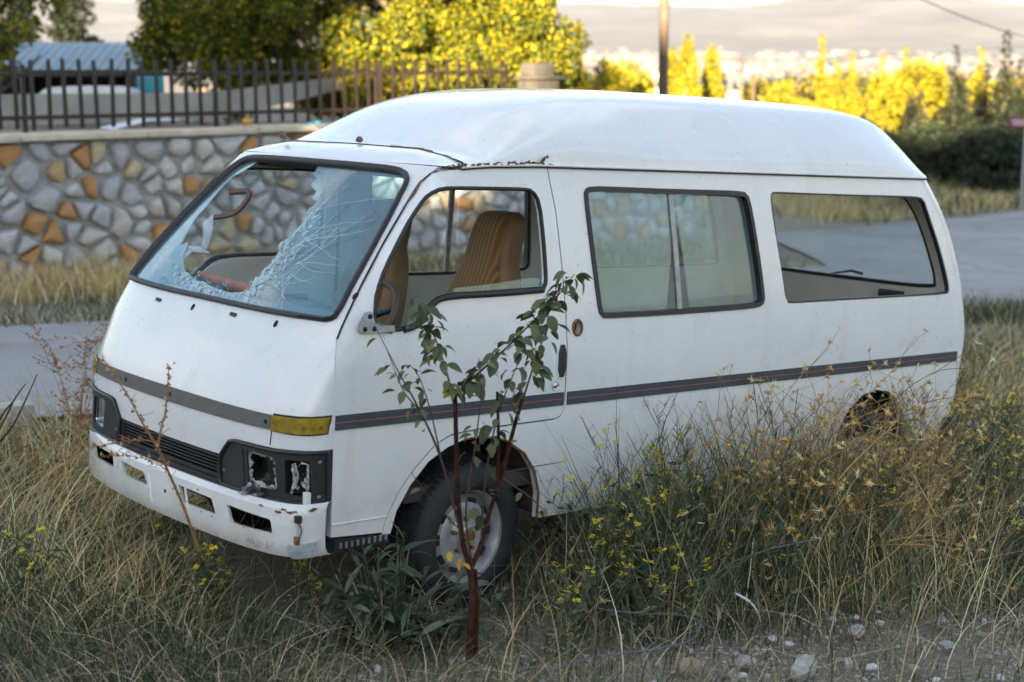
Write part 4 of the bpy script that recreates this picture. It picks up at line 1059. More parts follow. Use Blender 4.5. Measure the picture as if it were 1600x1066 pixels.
obj('shade_ridge', new_mesh('shade_ridge', V, np.array(Q), [plain('shade_ridge_slope', (.045, .05, .028), .95, var=.5, scale=.4, bump=.5, bscale=2)], None, True), kind='structure')

# ------------------------------------------------------------------ stone wall
WN = 16.25
wall = empty('stone_wall', (*xy(3.0, WN), 0), (0, 0, VYAW), label='long rubble stone retaining wall of grey and orange stones across the road', category='wall')
WL = 15.4; TOPZ = 1.26
def wbot(s): x, y = xy(3.0 + s, WN); return zat(x, y) - .15
mbk = MB()
W0 = 3.3
mbk.add([(W0, .045, wbot(W0)), (WL, .045, wbot(WL)), (WL, .045, TOPZ), (W0, .045, TOPZ), (W0, .5, wbot(W0)), (WL, .5, wbot(WL)), (WL, .5, TOPZ), (W0, .5, TOPZ)], [(0, 1, 2, 3), (5, 4, 7, 6), (1, 5, 6, 2), (4, 0, 3, 7), (3, 2, 6, 7), (4, 5, 1, 0)])
mbk.build('mortar_core', M['mortar'], wall, smooth=False)
pts = []; rr = random.Random(17)
row = 0; z = wbot(WL) + .1
while z < TOPZ + .05:
    x = W0 - .1 + rr.uniform(0, .3)
    while x < WL + .15:
        if z > wbot(x) - .12: pts.append((x + rr.uniform(-.10, .10), z + rr.uniform(-.11, .11)))
        x += rr.choice([.15, .20, .25, .29, .34, .42])
    z += .232; row += 1
Pn = np.array(pts)
def clip_half(poly, p, q):
    m = (p + q) / 2; d = q - p; out = []
    for i in range(len(poly)):
        a, b = poly[i], poly[(i + 1) % len(poly)]; da, db = (a - m) @ d, (b - m) @ d
        if da <= 0: out.append(a)
        if (da < 0) != (db < 0) and abs(da - db) > 1e-12: out.append(a + (b - a) * da / (da - db))
    return out
STN = []
for i, p in enumerate(Pn):
    poly = [np.array(c) for c in ((p[0] - .5, p[1] - .5), (p[0] + .5, p[1] - .5), (p[0] + .5, p[1] + .5), (p[0] - .5, p[1] + .5))]
    for j in np.argsort(((Pn - p) ** 2).sum(1))[1:14]:
        poly = clip_half(poly, p, Pn[j])
        if len(poly) < 3: break
    if len(poly) < 3: continue
    poly = [np.array((min(max(q[0], W0), WL), min(q[1], TOPZ - .005))) for q in poly]
    ctr = np.mean(poly, 0)
    # inset for the mortar joint, knock the corners off
    L = [q + (ctr - q) * min(.5, rr.uniform(.012, .034) / max(np.linalg.norm(q - ctr), .04)) for q in poly]
    L = [ctr + (q - ctr) * rr.uniform(.74, 1.05) for q in L]; L = rounded(L, .055, 2); n_ = len(L)
    sz = np.mean([np.linalg.norm(q - ctr) for q in L])
    if sz < .06: continue
    L = [ctr + (q - ctr) * rr.uniform(.97, 1.02) for q in L]
    dp = rr.uniform(.03, .085)
    tilt = (rr.uniform(-.12, .12), rr.uniform(-.12, .12))
    V = [(q[0] - ctr[0], .05, q[1] - ctr[1]) for q in L]
    for f, y in ((.98, .004), (.88, -dp * .7), (.55, -dp)):
        V += [((q[0] - ctr[0]) * f, y + tilt[0] * (q[0] - ctr[0]) * (1 - f) + tilt[1] * (q[1] - ctr[1]) * (1 - f) + rr.uniform(-.006, .006), (q[1] - ctr[1]) * f) for q in L]
    Fq = []
    for r in range(3):
        for k in range(n_): Fq.append((r * n_ + k, r * n_ + (k + 1) % n_, (r + 1) * n_ + (k + 1) % n_, (r + 1) * n_ + k))
    Fq.append(tuple(3 * n_ + k for k in range(n_)))
    STN.append((sz, V, Fq, ctr))
STN.sort(key=lambda q: -q[0])
for sz, V, Fq, ctr in STN[:300]:
    obj('stone', new_mesh('stone', V, Fq, [M['stone']], None, True, 50), wall, loc=(ctr[0], 0, ctr[1]))
if STN[300:]:
    sm_ = MB()
    for sz, V, Fq, ctr in STN[300:]: sm_.add([(x + ctr[0], y, z + ctr[1]) for x, y, z in V], Fq)
    sm_.build('small_stones', M['stone'], wall, angle=50, kind='stuff')
cm = MB(); x = W0 - .4
while x < WL:
    l = rr.uniform(1.1, 1.7); l = min(l, WL + .05 - x)
    MB().box((x + l / 2, .22, TOPZ + .035 + rr.uniform(-.006, .006)), (l - .012, .66, .075), rot=(0, rr.uniform(-.006, .006), 0), bev=.014).build('coping_slab', M['coping'], wall); x += l
PILM = plain('shade_dark_pillar_stone', (.065, .060, .052), .9, var=.3, scale=8, bump=.4)  # stone colour darkened so the pillar reads as shaded
gp_ = empty('gate_pillar', (*xy(15.35, WN + .4), 1.25), (0, 0, VYAW), label='short stone gate pillar with a flat cap at the end of the fence', category='pillar')
MB().box((0, 0, .30), (.46, .42, .66), bev=.02).build('pillar_block', PILM, gp_)
MB().box((0, 0, .66), (.62, .56, .06), bev=.015).build('cap_slab', PILM, gp_)
MB().box((-.02, 0, .78), (.40, .30, .18), bev=.015).build('top_block', PILM, gp_)

# raised yard behind the wall
def yard():
    S = np.linspace(-6, 19, 26); N = [WN + .45, 17.5, 19, 22, 28, 36]
    V = []; Q = []
    for s in S:
        for n in N:
            x, y = xy(s, n); V.append((x, y, 1.22 + .02 * math.sin(3 * s + n) + (.0 if n < 20 else -.1)))
    V2 = len(V)
    for s in S:
        for n in (WN + .45, 36):
            x, y = xy(s, n); V.append((x, y, -2.0))
    K = len(N)
    for i in range(len(S) - 1):
        for k in range(K - 1): Q.append((i * K + k, (i + 1) * K + k, (i + 1) * K + k + 1, i * K + k + 1))
        Q.append((i * K, V2 + 2 * i, V2 + 2 * i + 2, (i + 1) * K)); Q.append((i * K + K - 1, (i + 1) * K + K - 1, V2 + 2 * i + 3, V2 + 2 * i + 1))
    e = (len(S) - 1)
    Q.append((e * K, V2 + 2 * e, V2 + 2 * e + 1, e * K + K - 1))
    return new_mesh('yard_terrace', V, Q, [M['soil']], None, False)
obj('yard_terrace', yard(), kind='structure')
# picket fence
fence = empty('picket_fence', (*xy(3.0, WN + .42), 0), (0, 0, VYAW), label='dark metal picket fence on top of the stone wall', category='fence')
pm = MB(); pm.box((0, 0, .385), (.052, .018, .77), bev=.006); pm.box((0, 0, .785), (.052, .018, .03), taper=.55)
pme = pm.mesh('picket', [M['fence']])
k = 0; x = 2.5
while x < 11.75:
    obj('picket', pme, fence, loc=(x, -.028, 1.365 + .012 * math.sin(k * 1.7)), rot=(rr.uniform(-.02, .02), rr.uniform(-.028, .028), rr.uniform(-.1, .1))); x += .198; k += 1
MB().box((7.1, 0, 1.50), (9.4, .035, .05), bev=.006).build('rail', M['fence'], fence)
MB().box((7.1, 0, 1.985), (9.4, .035, .05), bev=.006).build('rail', M['fence'], fence)
for x in (2.45, 4.4, 6.9, 9.4, 11.75):
    MB().box((x, .03, 1.68), (.05, .05, .84), bev=.008).build('post', M['fence'], fence)
# things in the yard
pp = spline([pt(u, v, d) for u, v, d in ((-60, 150, 20.2), (60, 147, 20.4), (200, 146, 20.8), (330, 143, 21.4), (450, 130, 22.4), (540, 118, 23.4), (600, 112, 24.2))], 6)
V = []; Q = []
for i, p in enumerate(pp):
    t = i / (len(pp) - 1); dz = np.interp(t, [0, .5, 1], [.44, .38, .10])
    for (dy, z) in ((0, p[2]), (.0, p[2] - dz), (.18, p[2] - dz), (.18, p[2] - .0)):
        V.append((p[0], p[1] + dy, z))
for i in range(len(pp) - 1):
    for k in range(4): Q.append((i * 4 + k, i * 4 + (k + 1) % 4, (i + 1) * 4 + (k + 1) % 4, (i + 1) * 4 + k))
obj('parapet', new_mesh('parapet', V, Q, [M['slab']], None, True, 30), label='curved grey concrete parapet sweeping up behind the fence', category='parapet')
shed = empty('garden_shed', tuple(pt(120, 140, 25.5)), (0, 0, -.05), label='small dark open shed with a blue sheet metal roof behind the fence', category='shed')
rs_ = MB(); n_ = 15
for k in range(n_):
    x0 = -1.18 + k * .16
    rs_.add([(x0, -.6, .33), (x0 + .13, -.6, .33), (x0 + .13 + -.25, 1.4, .80), (x0 - .25, 1.4, .80)], [(0, 1, 2, 3)])
    rs_.add([(x0 + .13, -.6, .33), (x0 + .145, -.6, .36), (x0 + .16, -.6, .33), (x0 + .16 - .25, 1.4, .80), (x0 + .145 - .25, 1.4, .83), (x0 + .13 - .25, 1.4, .80)], [(0, 1, 4, 5), (1, 2, 3, 4)])
rs_.build('sheet_roof', M['blue_roof'], shed, smooth=False)
MB().box((0, -.56, .27), (2.4, .05, .10)).build('eaves_beam', M['shed_wood'], shed)
MB().box((0, 1.2, -.1), (2.3, .06, 1.5)).build('back_wall', M['shed_wood'], shed)
for x in (-1.1, 1.1):
    MB().box((x, .3, -.2), (.08, 1.7, 1.1)).build('side_wall', M['shed_wood'], shed)
tp = MB(); V = []; Q = []
for i in range(13):
    t = i / 12; x = -.78 + 1.56 * t; z = .17 * (1 - (2 * t - 1) ** 4) ** .5
    for y in (0, .5): V.append((x, y, z))
    for y in (0, .5): V.append((x, y, -.35))
for i in range(12):
    Q += [(i * 4, i * 4 + 4, i * 4 + 5, i * 4 + 1), (i * 4 + 2, i * 4 + 6, i * 4 + 4, i * 4), (i * 4 + 1, i * 4 + 5, i * 4 + 7, i * 4 + 3)]
tp.add(V, Q).build('plastic_cover', M['white_sheet'], None, loc=tuple(pt(136, 153, 22.6)), label='white arched plastic cover standing under the shed roof', category='cover')
tq = empty('water_tank', tuple(pt(236, 146, 23.4)), (0, 0, .2), label='small turquoise plastic tank beside the shed', category='tank')
MB().box((0, 0, .13), (.40, .30, .27), bev=.04).build('tank_body', M['turquoise'], tq)
MB().lathe([(0, .30), (.10, .29), (.11, .25)], 16, 'z').build('tank_lid', M['turquoise'], tq)
for z in (.05, .13, .21): MB().box((0, -.155, z), (.41, .012, .018)).build('tank_rib', M['turquoise'], tq)
sh = MB(); V = []; Q = []; rr2 = random.Random(4)
for i in range(11):
    for j in range(5):
        V.append((-.75 + .15 * i, -.1 + .13 * j, .02 + .09 * math.sin(i / 10 * math.pi) + .03 * rr2.random()))
for i in range(10):
    for j in range(4): Q.append((i * 5 + j, (i + 1) * 5 + j, (i + 1) * 5 + j + 1, i * 5 + j + 1))
sh.add(V, Q).build('white_tarpaulin', M['white_sheet'], None, loc=tuple(pt(262, 203, 18.6)), rot=(0, 0, VYAW), label='crumpled white tarpaulin lying along the wall coping behind the fence', category='tarpaulin')
rg = MB(); V = []; Q = []
for i in range(8):
    for j in range(5): V.append((-.13 + .037 * i, -.05 + .03 * j, .01 + .05 * rr2.random() * math.sin((i + .5) / 8 * math.pi)))
for i in range(7):
    for j in range(4): Q.append((i * 5 + j, (i + 1) * 5 + j, (i + 1) * 5 + j + 1, i * 5 + j + 1))
rg.add(V, Q).build('blue_rag', M['bluecloth'], None, loc=tuple(pt(496, 196, 18.9)), rot=(0, 0, VYAW), label='bright blue rag lying on the wall coping near the van roof', category='rag')
yt = MB(); yt.lathe([(0, .0), (.055, .005), (.06, .03), (.05, .055), (0, .06)], 14, 'z', (0, 0, .05)); 
for a_ in (0, 2.1, 4.2): yt.tube([(.03 * math.cos(a_), .03 * math.sin(a_), .055), (.06 * math.cos(a_), .06 * math.sin(a_), 0)], .010, 6)
yt.tube([(0, 0, .11), (0, 0, .14), (.03, 0, .15)], .009, 6)
yt.build('garden_sprinkler', M['yellow'], None, loc=tuple(pt(386, 199, 18.6)), label='small yellow plastic stand on the wall coping by the fence foot', category='sprinkler')

# ------------------------------------------------------------------ trees
def leaf_quads(n, fpos, size, rg, droop=0.3, asp=.55, fold=.25):
    """n leaves as creased diamonds; fpos(n) -> positions and outward directions"""
    P, D = fpos(n); n = len(P)
    R = rg.normal(size=(n, 3)); ax = D * .8 + R * .7; ax[:, 2] -= droop; ax /= np.linalg.norm(ax, axis=1)[:, None]
    sd2 = np.cross(ax, rg.normal(size=(n, 3))); sd2 /= np.linalg.norm(sd2, axis=1)[:, None]; up = np.cross(ax, sd2)
    L = size * rg.uniform(.6, 1.35, n)[:, None]; Wd = L * asp
    a = P; b = P + ax * L * .45 + sd2 * Wd * .5 + up * L * fold * .3; c = P + ax * L; d = P + ax * L * .45 - sd2 * Wd * .5 + up * L * fold * .3
    V = np.stack([a, b, c, d], 1).reshape(-1, 3)
    i = np.arange(n)[:, None] * 4
    return V, np.concatenate([i + np.array([0, 1, 2]), i + np.array([0, 2, 3])], 0)
def blob_pos(blobs, rg, shell=.55):
    B = np.array(blobs); vol = (B[:, 3] * B[:, 4] * B[:, 5]) ** (2 / 3); pr = vol / vol.sum()
    def f(n):
        k = rg.choice(len(B), n, p=pr); d = rg.normal(size=(n, 3)); d /= np.linalg.norm(d, axis=1)[:, None]
        r = rg.uniform(shell ** 2, 1, n)[:, None] ** .5 * rg.uniform(.85, 1.12, n)[:, None]
        return B[k, :3] + d * B[k, 3:6] * r, d
    return f
def crown_mesh(name, blobs, n, size, mat, seed=1, **kw):
    rg = np.random.default_rng(seed); V, Fq = leaf_quads(n, blob_pos(blobs, rg), size, rg, **kw)
    return new_mesh(name, V, Fq, [mat], None, False)
def sub_blobs(c, r, k, sr, rg, flat=1.0):
    out = []
    for _ in range(k):
        d = rg.normal(size=3); d /= np.linalg.norm(d); rr_ = rg.uniform(.45, 1.0) ** .6
        p = np.array(c) + d * np.array(r) * rr_; q = sr * rg.uniform(.6, 1.3)
        out.append((*p, q, q, q * flat))
    return out
def trunk_mesh(name, h, r, limbs, seed, mat):
    rr = random.Random(seed); m_ = MB()
    pts_ = [(0, 0, -.3)] + [(rr.uniform(-.06, .06) * h * .3 * t, rr.uniform(-.06, .06) * h * .3 * t, h * t) for t in (.0, .25, .5, .75, 1.0)]
    m_.tube(spline(pts_, 3), [r * (1.25 - .95 * i / 15) for i in range(16)], 8)
    for k in range(limbs):
        t = rr.uniform(.35, .9); a_ = rr.uniform(0, 6.28); l = h * rr.uniform(.25, .5); b = np.array((0, 0, h * t))
        m_.tube(spline([b, b + np.array((math.cos(a_) * l * .5, math.sin(a_) * l * .5, l * .3)), b + np.array((math.cos(a_) * l, math.sin(a_) * l, l * .75))], 3), [r * .5 * (1 - .11 * i) for i in range(7)], 6)
    return m_.mesh(name, [mat])
def tree(name, label, cat, loc, crown, trunk, group=None, scale=1.0, rot=0.0):
    t = empty(name, loc, (0, 0, rot), label=label, category=cat)
    if group: t['group'] = group
    obj('trunk', trunk, t, scale=scale); obj('crown', crown, t, scale=scale)
    return t
rgB = np.random.default_rng(5)
# the big dark tree above the fence
bl_ = []
for c, r, k, s in (((-3.6, 0, 3.3), (2.7, 1.7, 1.35), 70, .33), ((-1.5, .2, 3.1), (1.5, 1.5, 1.3), 48, .31), ((-2.7, .3, 4.6), (2.9, 1.7, 1.5), 60, .42), ((-5.2, -.2, 2.8), (1.1, 1.0, .8), 22, .30), ((-.45, -.2, 2.6), (.75, .8, .75), 18, .26), ((-5.9, .1, 3.4), (1.1, 1.0, 1.1), 22, .34), ((-3.0, -.6, 2.5), (2.6, .9, .35), 44, .25)):
    bl_ += sub_blobs(c, r, k, s, rgB)
big = crown_mesh('crown', bl_, 150000, .088, M['leaf_green'], 3, droop=.55)
t0 = empty('broadleaf_tree', (.95, 24.6, -.55), label='large dense broadleaf tree overhanging the picket fence, yellow lit on its right', category='tree')
obj('crown', big, t0)
tk = trunk_mesh('trunk', 3.4, .17, 7, 4, M['bark'])
obj('trunk', tk, t0, loc=(-2.4, .3, 1.8)); 
# left tree at the corner of the picture
bl_ = sub_blobs((0, 0, 3.3), (1.05, 1.1, 1.2), 20, .42, rgB) + sub_blobs((.1, 0, 1.9), (.45, .6, .5), 6, .3, rgB) + sub_blobs((.75, .1, 2.75), (.6, .4, .25), 5, .22, rgB)
tree('corner_tree', 'dark leafy tree at the left end of the yard beside the shed', 'tree', (-8.15, 23.2, .4), crown_mesh('crown', bl_, 6500, .13, M['leaf_green'], 6, droop=.5), trunk_mesh('trunk', 2.8, .10, 5, 7, M['bark']))
def conifer_blobs(h, r, rg, lev=11, sparse=False):
    out = []
    for i in range(lev):
        t = i / (lev - 1); z = h * (.12 + .88 * t); R = r * (1 - t) ** .85 * rg.uniform(.8, 1.1)
        nb = max(1, int((6 if not sparse else 4) * (1 - t) + 1))
        for k in range(nb):
            a_ = rg.uniform(0, 6.28)
            for q in (.35, .75):
                out.append((math.cos(a_) * R * q, math.sin(a_) * R * q, z - R * q * .22, max(.05, R * .36), max(.05, R * .36), max(.05, h * .035)))
    return out
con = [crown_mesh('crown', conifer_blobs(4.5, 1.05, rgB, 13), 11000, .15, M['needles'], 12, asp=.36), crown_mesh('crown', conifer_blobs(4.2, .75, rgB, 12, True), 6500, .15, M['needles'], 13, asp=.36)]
con_y = [crown_mesh('crown', conifer_blobs(4.5, 1.0, rgB, 12), 9500, .17, M['leaf_autumn'], 14, asp=.5), crown_mesh('crown', conifer_blobs(5.0, .6, rgB, 14), 8000, .17, M['leaf_autumn'], 15, asp=.5)]
bro = [crown_mesh('crown', sub_blobs((0, 0, 1.95), (1.35, 1.2, 1.45), 26, .46, rgB), 8000, .17, M['leaf_autumn'], 20 + k) for k in range(2)]
cyp = crown_mesh('crown', [(0, 0, z, r, r, .4) for z, r in ((.6, .35), (1.1, .45), (1.7, .5), (2.3, .46), (2.9, .36), (3.4, .24), (3.75, .12))], 4500, .15, M['leaf_autumn'], 25)
bush = [crown_mesh('crown', sub_blobs((0, 0, .85), (1.15, 1.0, .7), 18, .40, rgB), 4600, .13, M['leaf_dark'], 30 + k) for k in range(2)]
trk = trunk_mesh('trunk', 2.6, .07, 4, 9, M['bark']); trc = MB().tube([(0, 0, -.2), (0, 0, 2), (0, 0, 4.0)], [.07, .045, .012], 7).mesh('trunk', [M['bark']])
trb = trunk_mesh('trunk', .9, .06, 5, 10, M['bark'])
def place(u, vt, vb, d, cr, tr, hgt, name, label, cat, group=None, zb=None):
    p = pt(u, vb, d); q = pt(u, vt - (6 if group else 0), d); zb_ = p.z if zb is None else zb
    s = (q.z - zb_) / hgt
    return tree(name, label, cat, (p.x, p.y, zb_), cr, tr, group, s, RND.uniform(0, 6.28))
Gy = 'sunlit yellow trees beyond the road'; Gc = 'dark conifers beyond the road'; Gb = 'dark shaded bushes beyond the road'
def gz(u, d):
    p = pt(u, 300, d); return zat(p.x, p.y) - .1
for u, vt, d, kind, lab in (
    (905, 46, 46, 'cy1', 'slender yellow conifer rising from bushes left of the utility pole'),
    (930, 92, 44, 'br', 'round yellow tree just right of the big tree'),
    (968, 98, 47, 'br', 'low yellow tree next to the utility pole on its left'),
    (1052, 92, 52, 'cyp', 'thin yellow cypress just right of the utility pole'),
    (1076, 74, 52, 'cyp', 'tallest yellow cypress right of the utility pole'),
    (1115, 88, 58, 'cyp', 'narrow oval yellow tree behind the grey house gable'),
    (1150, 130, 62, 'br', 'low yellow bush by the two lit posts'),
    (1205, 128, 60, 'br', 'low golden tree above the van roof middle'),
    (1245, 126, 57, 'br', 'low golden tree at the foot of the yellow spire'),
    (1287, 66, 55, 'cy1', 'tall yellow spire-shaped conifer behind the van roof'),
    (1336, 92, 54, 'cy1', 'thinner yellow conifer right of the tall yellow spire'),
    (1385, 98, 52, 'cy0', 'broad yellow conifer left of the lit round tree'),
    (1402, 150, 46, 'br', 'yellow tree behind the rear corner of the van roof'),
    (1452, 96, 45, 'br', 'big round yellow tree lit by the low sun'),
    (1310, 104, 58, 'cy0', 'golden conifer just right of the tall yellow spire'),
    (1362, 116, 57, 'br', 'low golden tree left of the broad yellow conifer'),
    (1420, 84, 60, 'cy1', 'slim yellow conifer behind the lit round tree'),
    (1478, 104, 55, 'cy0', 'yellow conifer just left of the dark green conifer'),
    (1538, 86, 46, 'cy0', 'yellow conifer between two dark conifers'),
    (1556, 128, 42, 'br', 'bright yellow-green tree left of the maroon sign')):
    cr, tr, hg = {'cy1': (con_y[1], trc, 5.0), 'cy0': (con_y[0], trc, 4.5), 'br': (bro[RND.randint(0, 1)], trk, 3.7), 'cyp': (cyp, trc, 3.85)}[kind]
    place(u, vt, 0, d, cr, tr, hg, 'yellow_tree' if kind in ('br', 'cyp') else 'yellow_conifer', lab, 'tree', Gy, gz(u, d))
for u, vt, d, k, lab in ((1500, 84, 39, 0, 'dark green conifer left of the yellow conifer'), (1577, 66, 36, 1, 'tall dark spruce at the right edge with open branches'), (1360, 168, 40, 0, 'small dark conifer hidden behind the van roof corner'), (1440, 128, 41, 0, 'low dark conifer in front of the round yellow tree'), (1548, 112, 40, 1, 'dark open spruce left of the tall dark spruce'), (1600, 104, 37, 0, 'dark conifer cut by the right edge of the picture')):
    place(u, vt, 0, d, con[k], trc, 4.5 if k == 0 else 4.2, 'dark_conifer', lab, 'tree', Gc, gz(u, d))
for u, vt, d, k, lab in ((1352, 190, 38, 0, 'dark bush directly behind the van roof slope'), (1405, 196, 37, 1, 'dark rounded bush next to the van roof corner'), (1462, 186, 37, 0, 'large dark bush beneath the round yellow tree'), (1525, 184, 36, 1, 'dark bush beneath the dark green conifer'), (1580, 192, 35, 0, 'dark bush behind the maroon sign post'), (1500, 205, 40, 1, 'dark bush between the larger bushes, set back')):
    place(u, vt, 0, d, bush[k], trb, 2.05, 'dark_bush', lab, 'bush', Gb, gz(u, d))
tree('yard_conifer', 'open dark conifer standing behind the blue shed roof', 'tree', tuple(pt(122, 150, 31)), con[0], trc, None, .75, 1.0)
tree('yard_conifer', 'second dark conifer at the far left behind the corner tree', 'tree', tuple(pt(35, 130, 33)), con[0], trc, None, .7, 2.0)

bl_ = []
for k in range(320):
    d_ = RND.uniform(58, 100); u_ = RND.choice([RND.uniform(840, 1640), RND.uniform(1220, 1640), RND.uniform(1600, 2200)]); p_ = pt(u_, RND.uniform(126, 152) if u_ > 1240 else RND.uniform(130, 152), d_); r_ = RND.uniform(.7, 1.9)
    for q in range(3):
        z_ = zat(p_.x, p_.y); top = p_.z - z_
        bl_.append((p_.x + RND.uniform(-.8, .8), p_.y + RND.uniform(-.8, .8), z_ + top * RND.uniform(.3, .85), r_, r_, max(.5, top * .4)))
obj('tree_belt', crown_mesh('tree_belt', bl_, 80000, .30, M['leaf_belt'], 61), kind='stuff', label='belt of golden trees and hedges down the slope')

# utility pole, wires, posts, houses, sign
pb = pt(1033, 300, 26.5)
pole = empty('utility_pole', (pb.x, pb.y, zat(pb.x, pb.y)), label='weathered wooden utility pole rising behind the van roof', category='pole')
MB().tube([(0, 0, -.3), (0, 0, 3), (0, 0, 8.2)], [.095, .085, .07], 14).build('shaft', M['polewood'], pole)
MB().box((0, 0, 7.6), (1.4, .09, .11), rot=(0, 0, .6), bev=.01).build('cross_arm', M['polewood'], pole)
for x in (-.6, .0, .6):
    MB().lathe([(0, .0), (.035, .01), (.03, .05), (.04, .07), (.02, .11), (0, .12)], 10, 'z', (x * math.cos(.6), x * math.sin(.6), 7.66)).build('insulator', M['white_sheet'], pole)
for (a0, a1, lab) in (((1395, -22, 24), (1640, 66, 34), 'dark overhead cable crossing the sky at the top right'), ((1080, 96, 52), (1660, 68, 44), 'thin overhead cable running level above the yellow trees')):
    p, q = pt(*a0), pt(*a1); L = [p.lerp(q, t) - Vector((0, 0, .35 * 4 * t * (1 - t) * .3)) for t in np.linspace(0, 1, 14)]
    MB().tube(L, .011, 6).build('power_cable', M['rubber'], None, label=lab, category='cable')
for u, vt, d, lab in ((1159, 102, 56, 'taller sunlit slim post above the van roof'), (1178, 118, 57, 'shorter sunlit slim post beside the taller one')):
    p = pt(u, vt, d); zb_ = zat(p.x, p.y)
    po = empty('fence_post', (p.x, p.y, zb_), label=lab, category='post')
    MB().tube([(0, 0, -.2), (0, 0, p.z - zb_)], [.06, .05], 8).build('post_shaft', M['polewood'], po)
    MB().lathe([(0, .08), (.05, .06), (.085, .0)], 8, 'z', (0, 0, p.z - zb_)).build('post_cap', M['polewood'], po)
hw = {'grey': plain('grey_render', (.26, .25, .24), .85), 'white': plain('white_render', (.66, .65, .63), .85), 'tan': plain('tan_render', (.45, .34, .24), .85)}
rf = {'orange': plain('orange_tiles', (.40, .14, .05), .8, var=.25, scale=4), 'slate': plain('slate_roof', (.16, .17, .18), .7), 'red': plain('red_tiles', (.30, .07, .04), .8, var=.25, scale=4)}
def house(u, v, d, w, dp, hh, rh, wall_, roof_, lab, rot=0.0):
    p = pt(u, v, d); zb_ = zat(p.x, p.y); top = p.z
    h = empty('house', (p.x, p.y, zb_), (0, 0, rot), label=lab, category='house'); H = top - zb_ - rh
    MB().box((0, 0, H / 2 - .2), (w, dp, H + .4)).build('wall', hw[wall_], h)
    m_ = MB(); o = .25
    m_.add([(-w / 2 - o, -dp / 2 - o, H), (w / 2 + o, -dp / 2 - o, H), (w / 2 + o, 0, H + rh), (-w / 2 - o, 0, H + rh), (-w / 2 - o, dp / 2 + o, H), (w / 2 + o, dp / 2 + o, H)], [(0, 1, 2, 3), (3, 2, 5, 4), (0, 3, 4), (1, 5, 2), (0, 4, 5, 1)])
    m_.build('roof', rf[roof_], h, smooth=False)
    MB().box((w * .22, dp * .1, H + rh * .9), (.35, .35, .7)).build('chimney', hw['tan'], h)
    for x in (-.25, .25):
        wn_ = MB().box((x * w, -dp / 2 - .005, H - .75), (.75, .05, .95), bev=.01).build('window', hw['white'], h)
        MB().box((x * w, -dp / 2 - .035, H - .75), (.60, .02, .80)).build('pane', M['sideglass'], wn_)
house(1118, 113, 63, 2.6, 3, 2, .7, 'tan', 'slate', 'grey gabled house with a bright window among the yellow cypresses', -.25)
house(1012, 124, 66, 1.7, 2, 2, .35, 'white', 'slate', 'small white building left of the utility pole', .1)
house(1265, 135, 82, 3.6, 4, 2, .5, 'grey', 'slate', 'grey house with a white roof edge behind the golden trees', .1)
house(1372, 140, 88, 5, 4, 2, .8, 'tan', 'orange', 'orange roofed house between the yellow conifers', -.1)
house(1428, 142, 84, 5, 4, 2, .9, 'tan', 'red', 'red roofed house left of the round yellow tree', .1)
house(985, 134, 74, 3.5, 4, 2, .6, 'tan', 'orange', 'tan house seen beside the low yellow tree', .1)
sp_ = pt(1597, 300, 31.5); zb_ = zat(sp_.x, sp_.y)
sg_ = empty('road_sign', (sp_.x, sp_.y, zb_), (0, 0, -.1), label='maroon direction sign on a grey post at the right edge', category='sign')
zt = pt(1585, 191, 31.5).z - zb_
MB().tube([(0, 0, -.2), (0, 0, zt + .15)], .035, 10).build('sign_post', M['alu'], sg_)
MB().box((-.16, -.05, zt), (.42, .02, .21), bev=.006).build('sign_board', plain('maroon_sign', (.20, .03, .06), .5), sg_)
m_ = MB()
for z, l in ((.035, .30), (-.03, .24)): m_.box((-.16, -.063, zt + z), (l, .004, .028))
m_.build('sign_print', M['white_sheet'], sg_)
# ------------------------------------------------------------------ grass and weeds
def gpos(u, v):
    d = (math.cos(PITCH) * 1 + (-(v - 533) / F) * math.sin(PITCH)); dz = (-math.sin(PITCH) + (-(v - 533) / F) * math.cos(PITCH)); dx = (u - 800) / F
    z = 0.0
    for _ in range(30):
        t = (z - EYE.z) / dz; z = zat(dx * t, d * t)
    return Vector((dx * t, d * t, z))
def to_px(x, y, z):
    X = np.stack([x, y, z - EYE.z], -1); dep = X[..., 1] * math.cos(PITCH) - X[..., 2] * math.sin(PITCH); upv = X[..., 1] * math.sin(PITCH) + X[..., 2] * math.cos(PITCH)
    return 800 + F * X[..., 0] / dep, 533 - F * upv / dep, dep
VR = np.array(Matrix.Rotation(VYAW, 3, 'Z'))
def van_xy(x, y):
    dx, dy = x + .81, y - 5.18; c, s = math.cos(VYAW), math.sin(VYAW)
    return dx * c + dy * s, -dx * s + dy * c
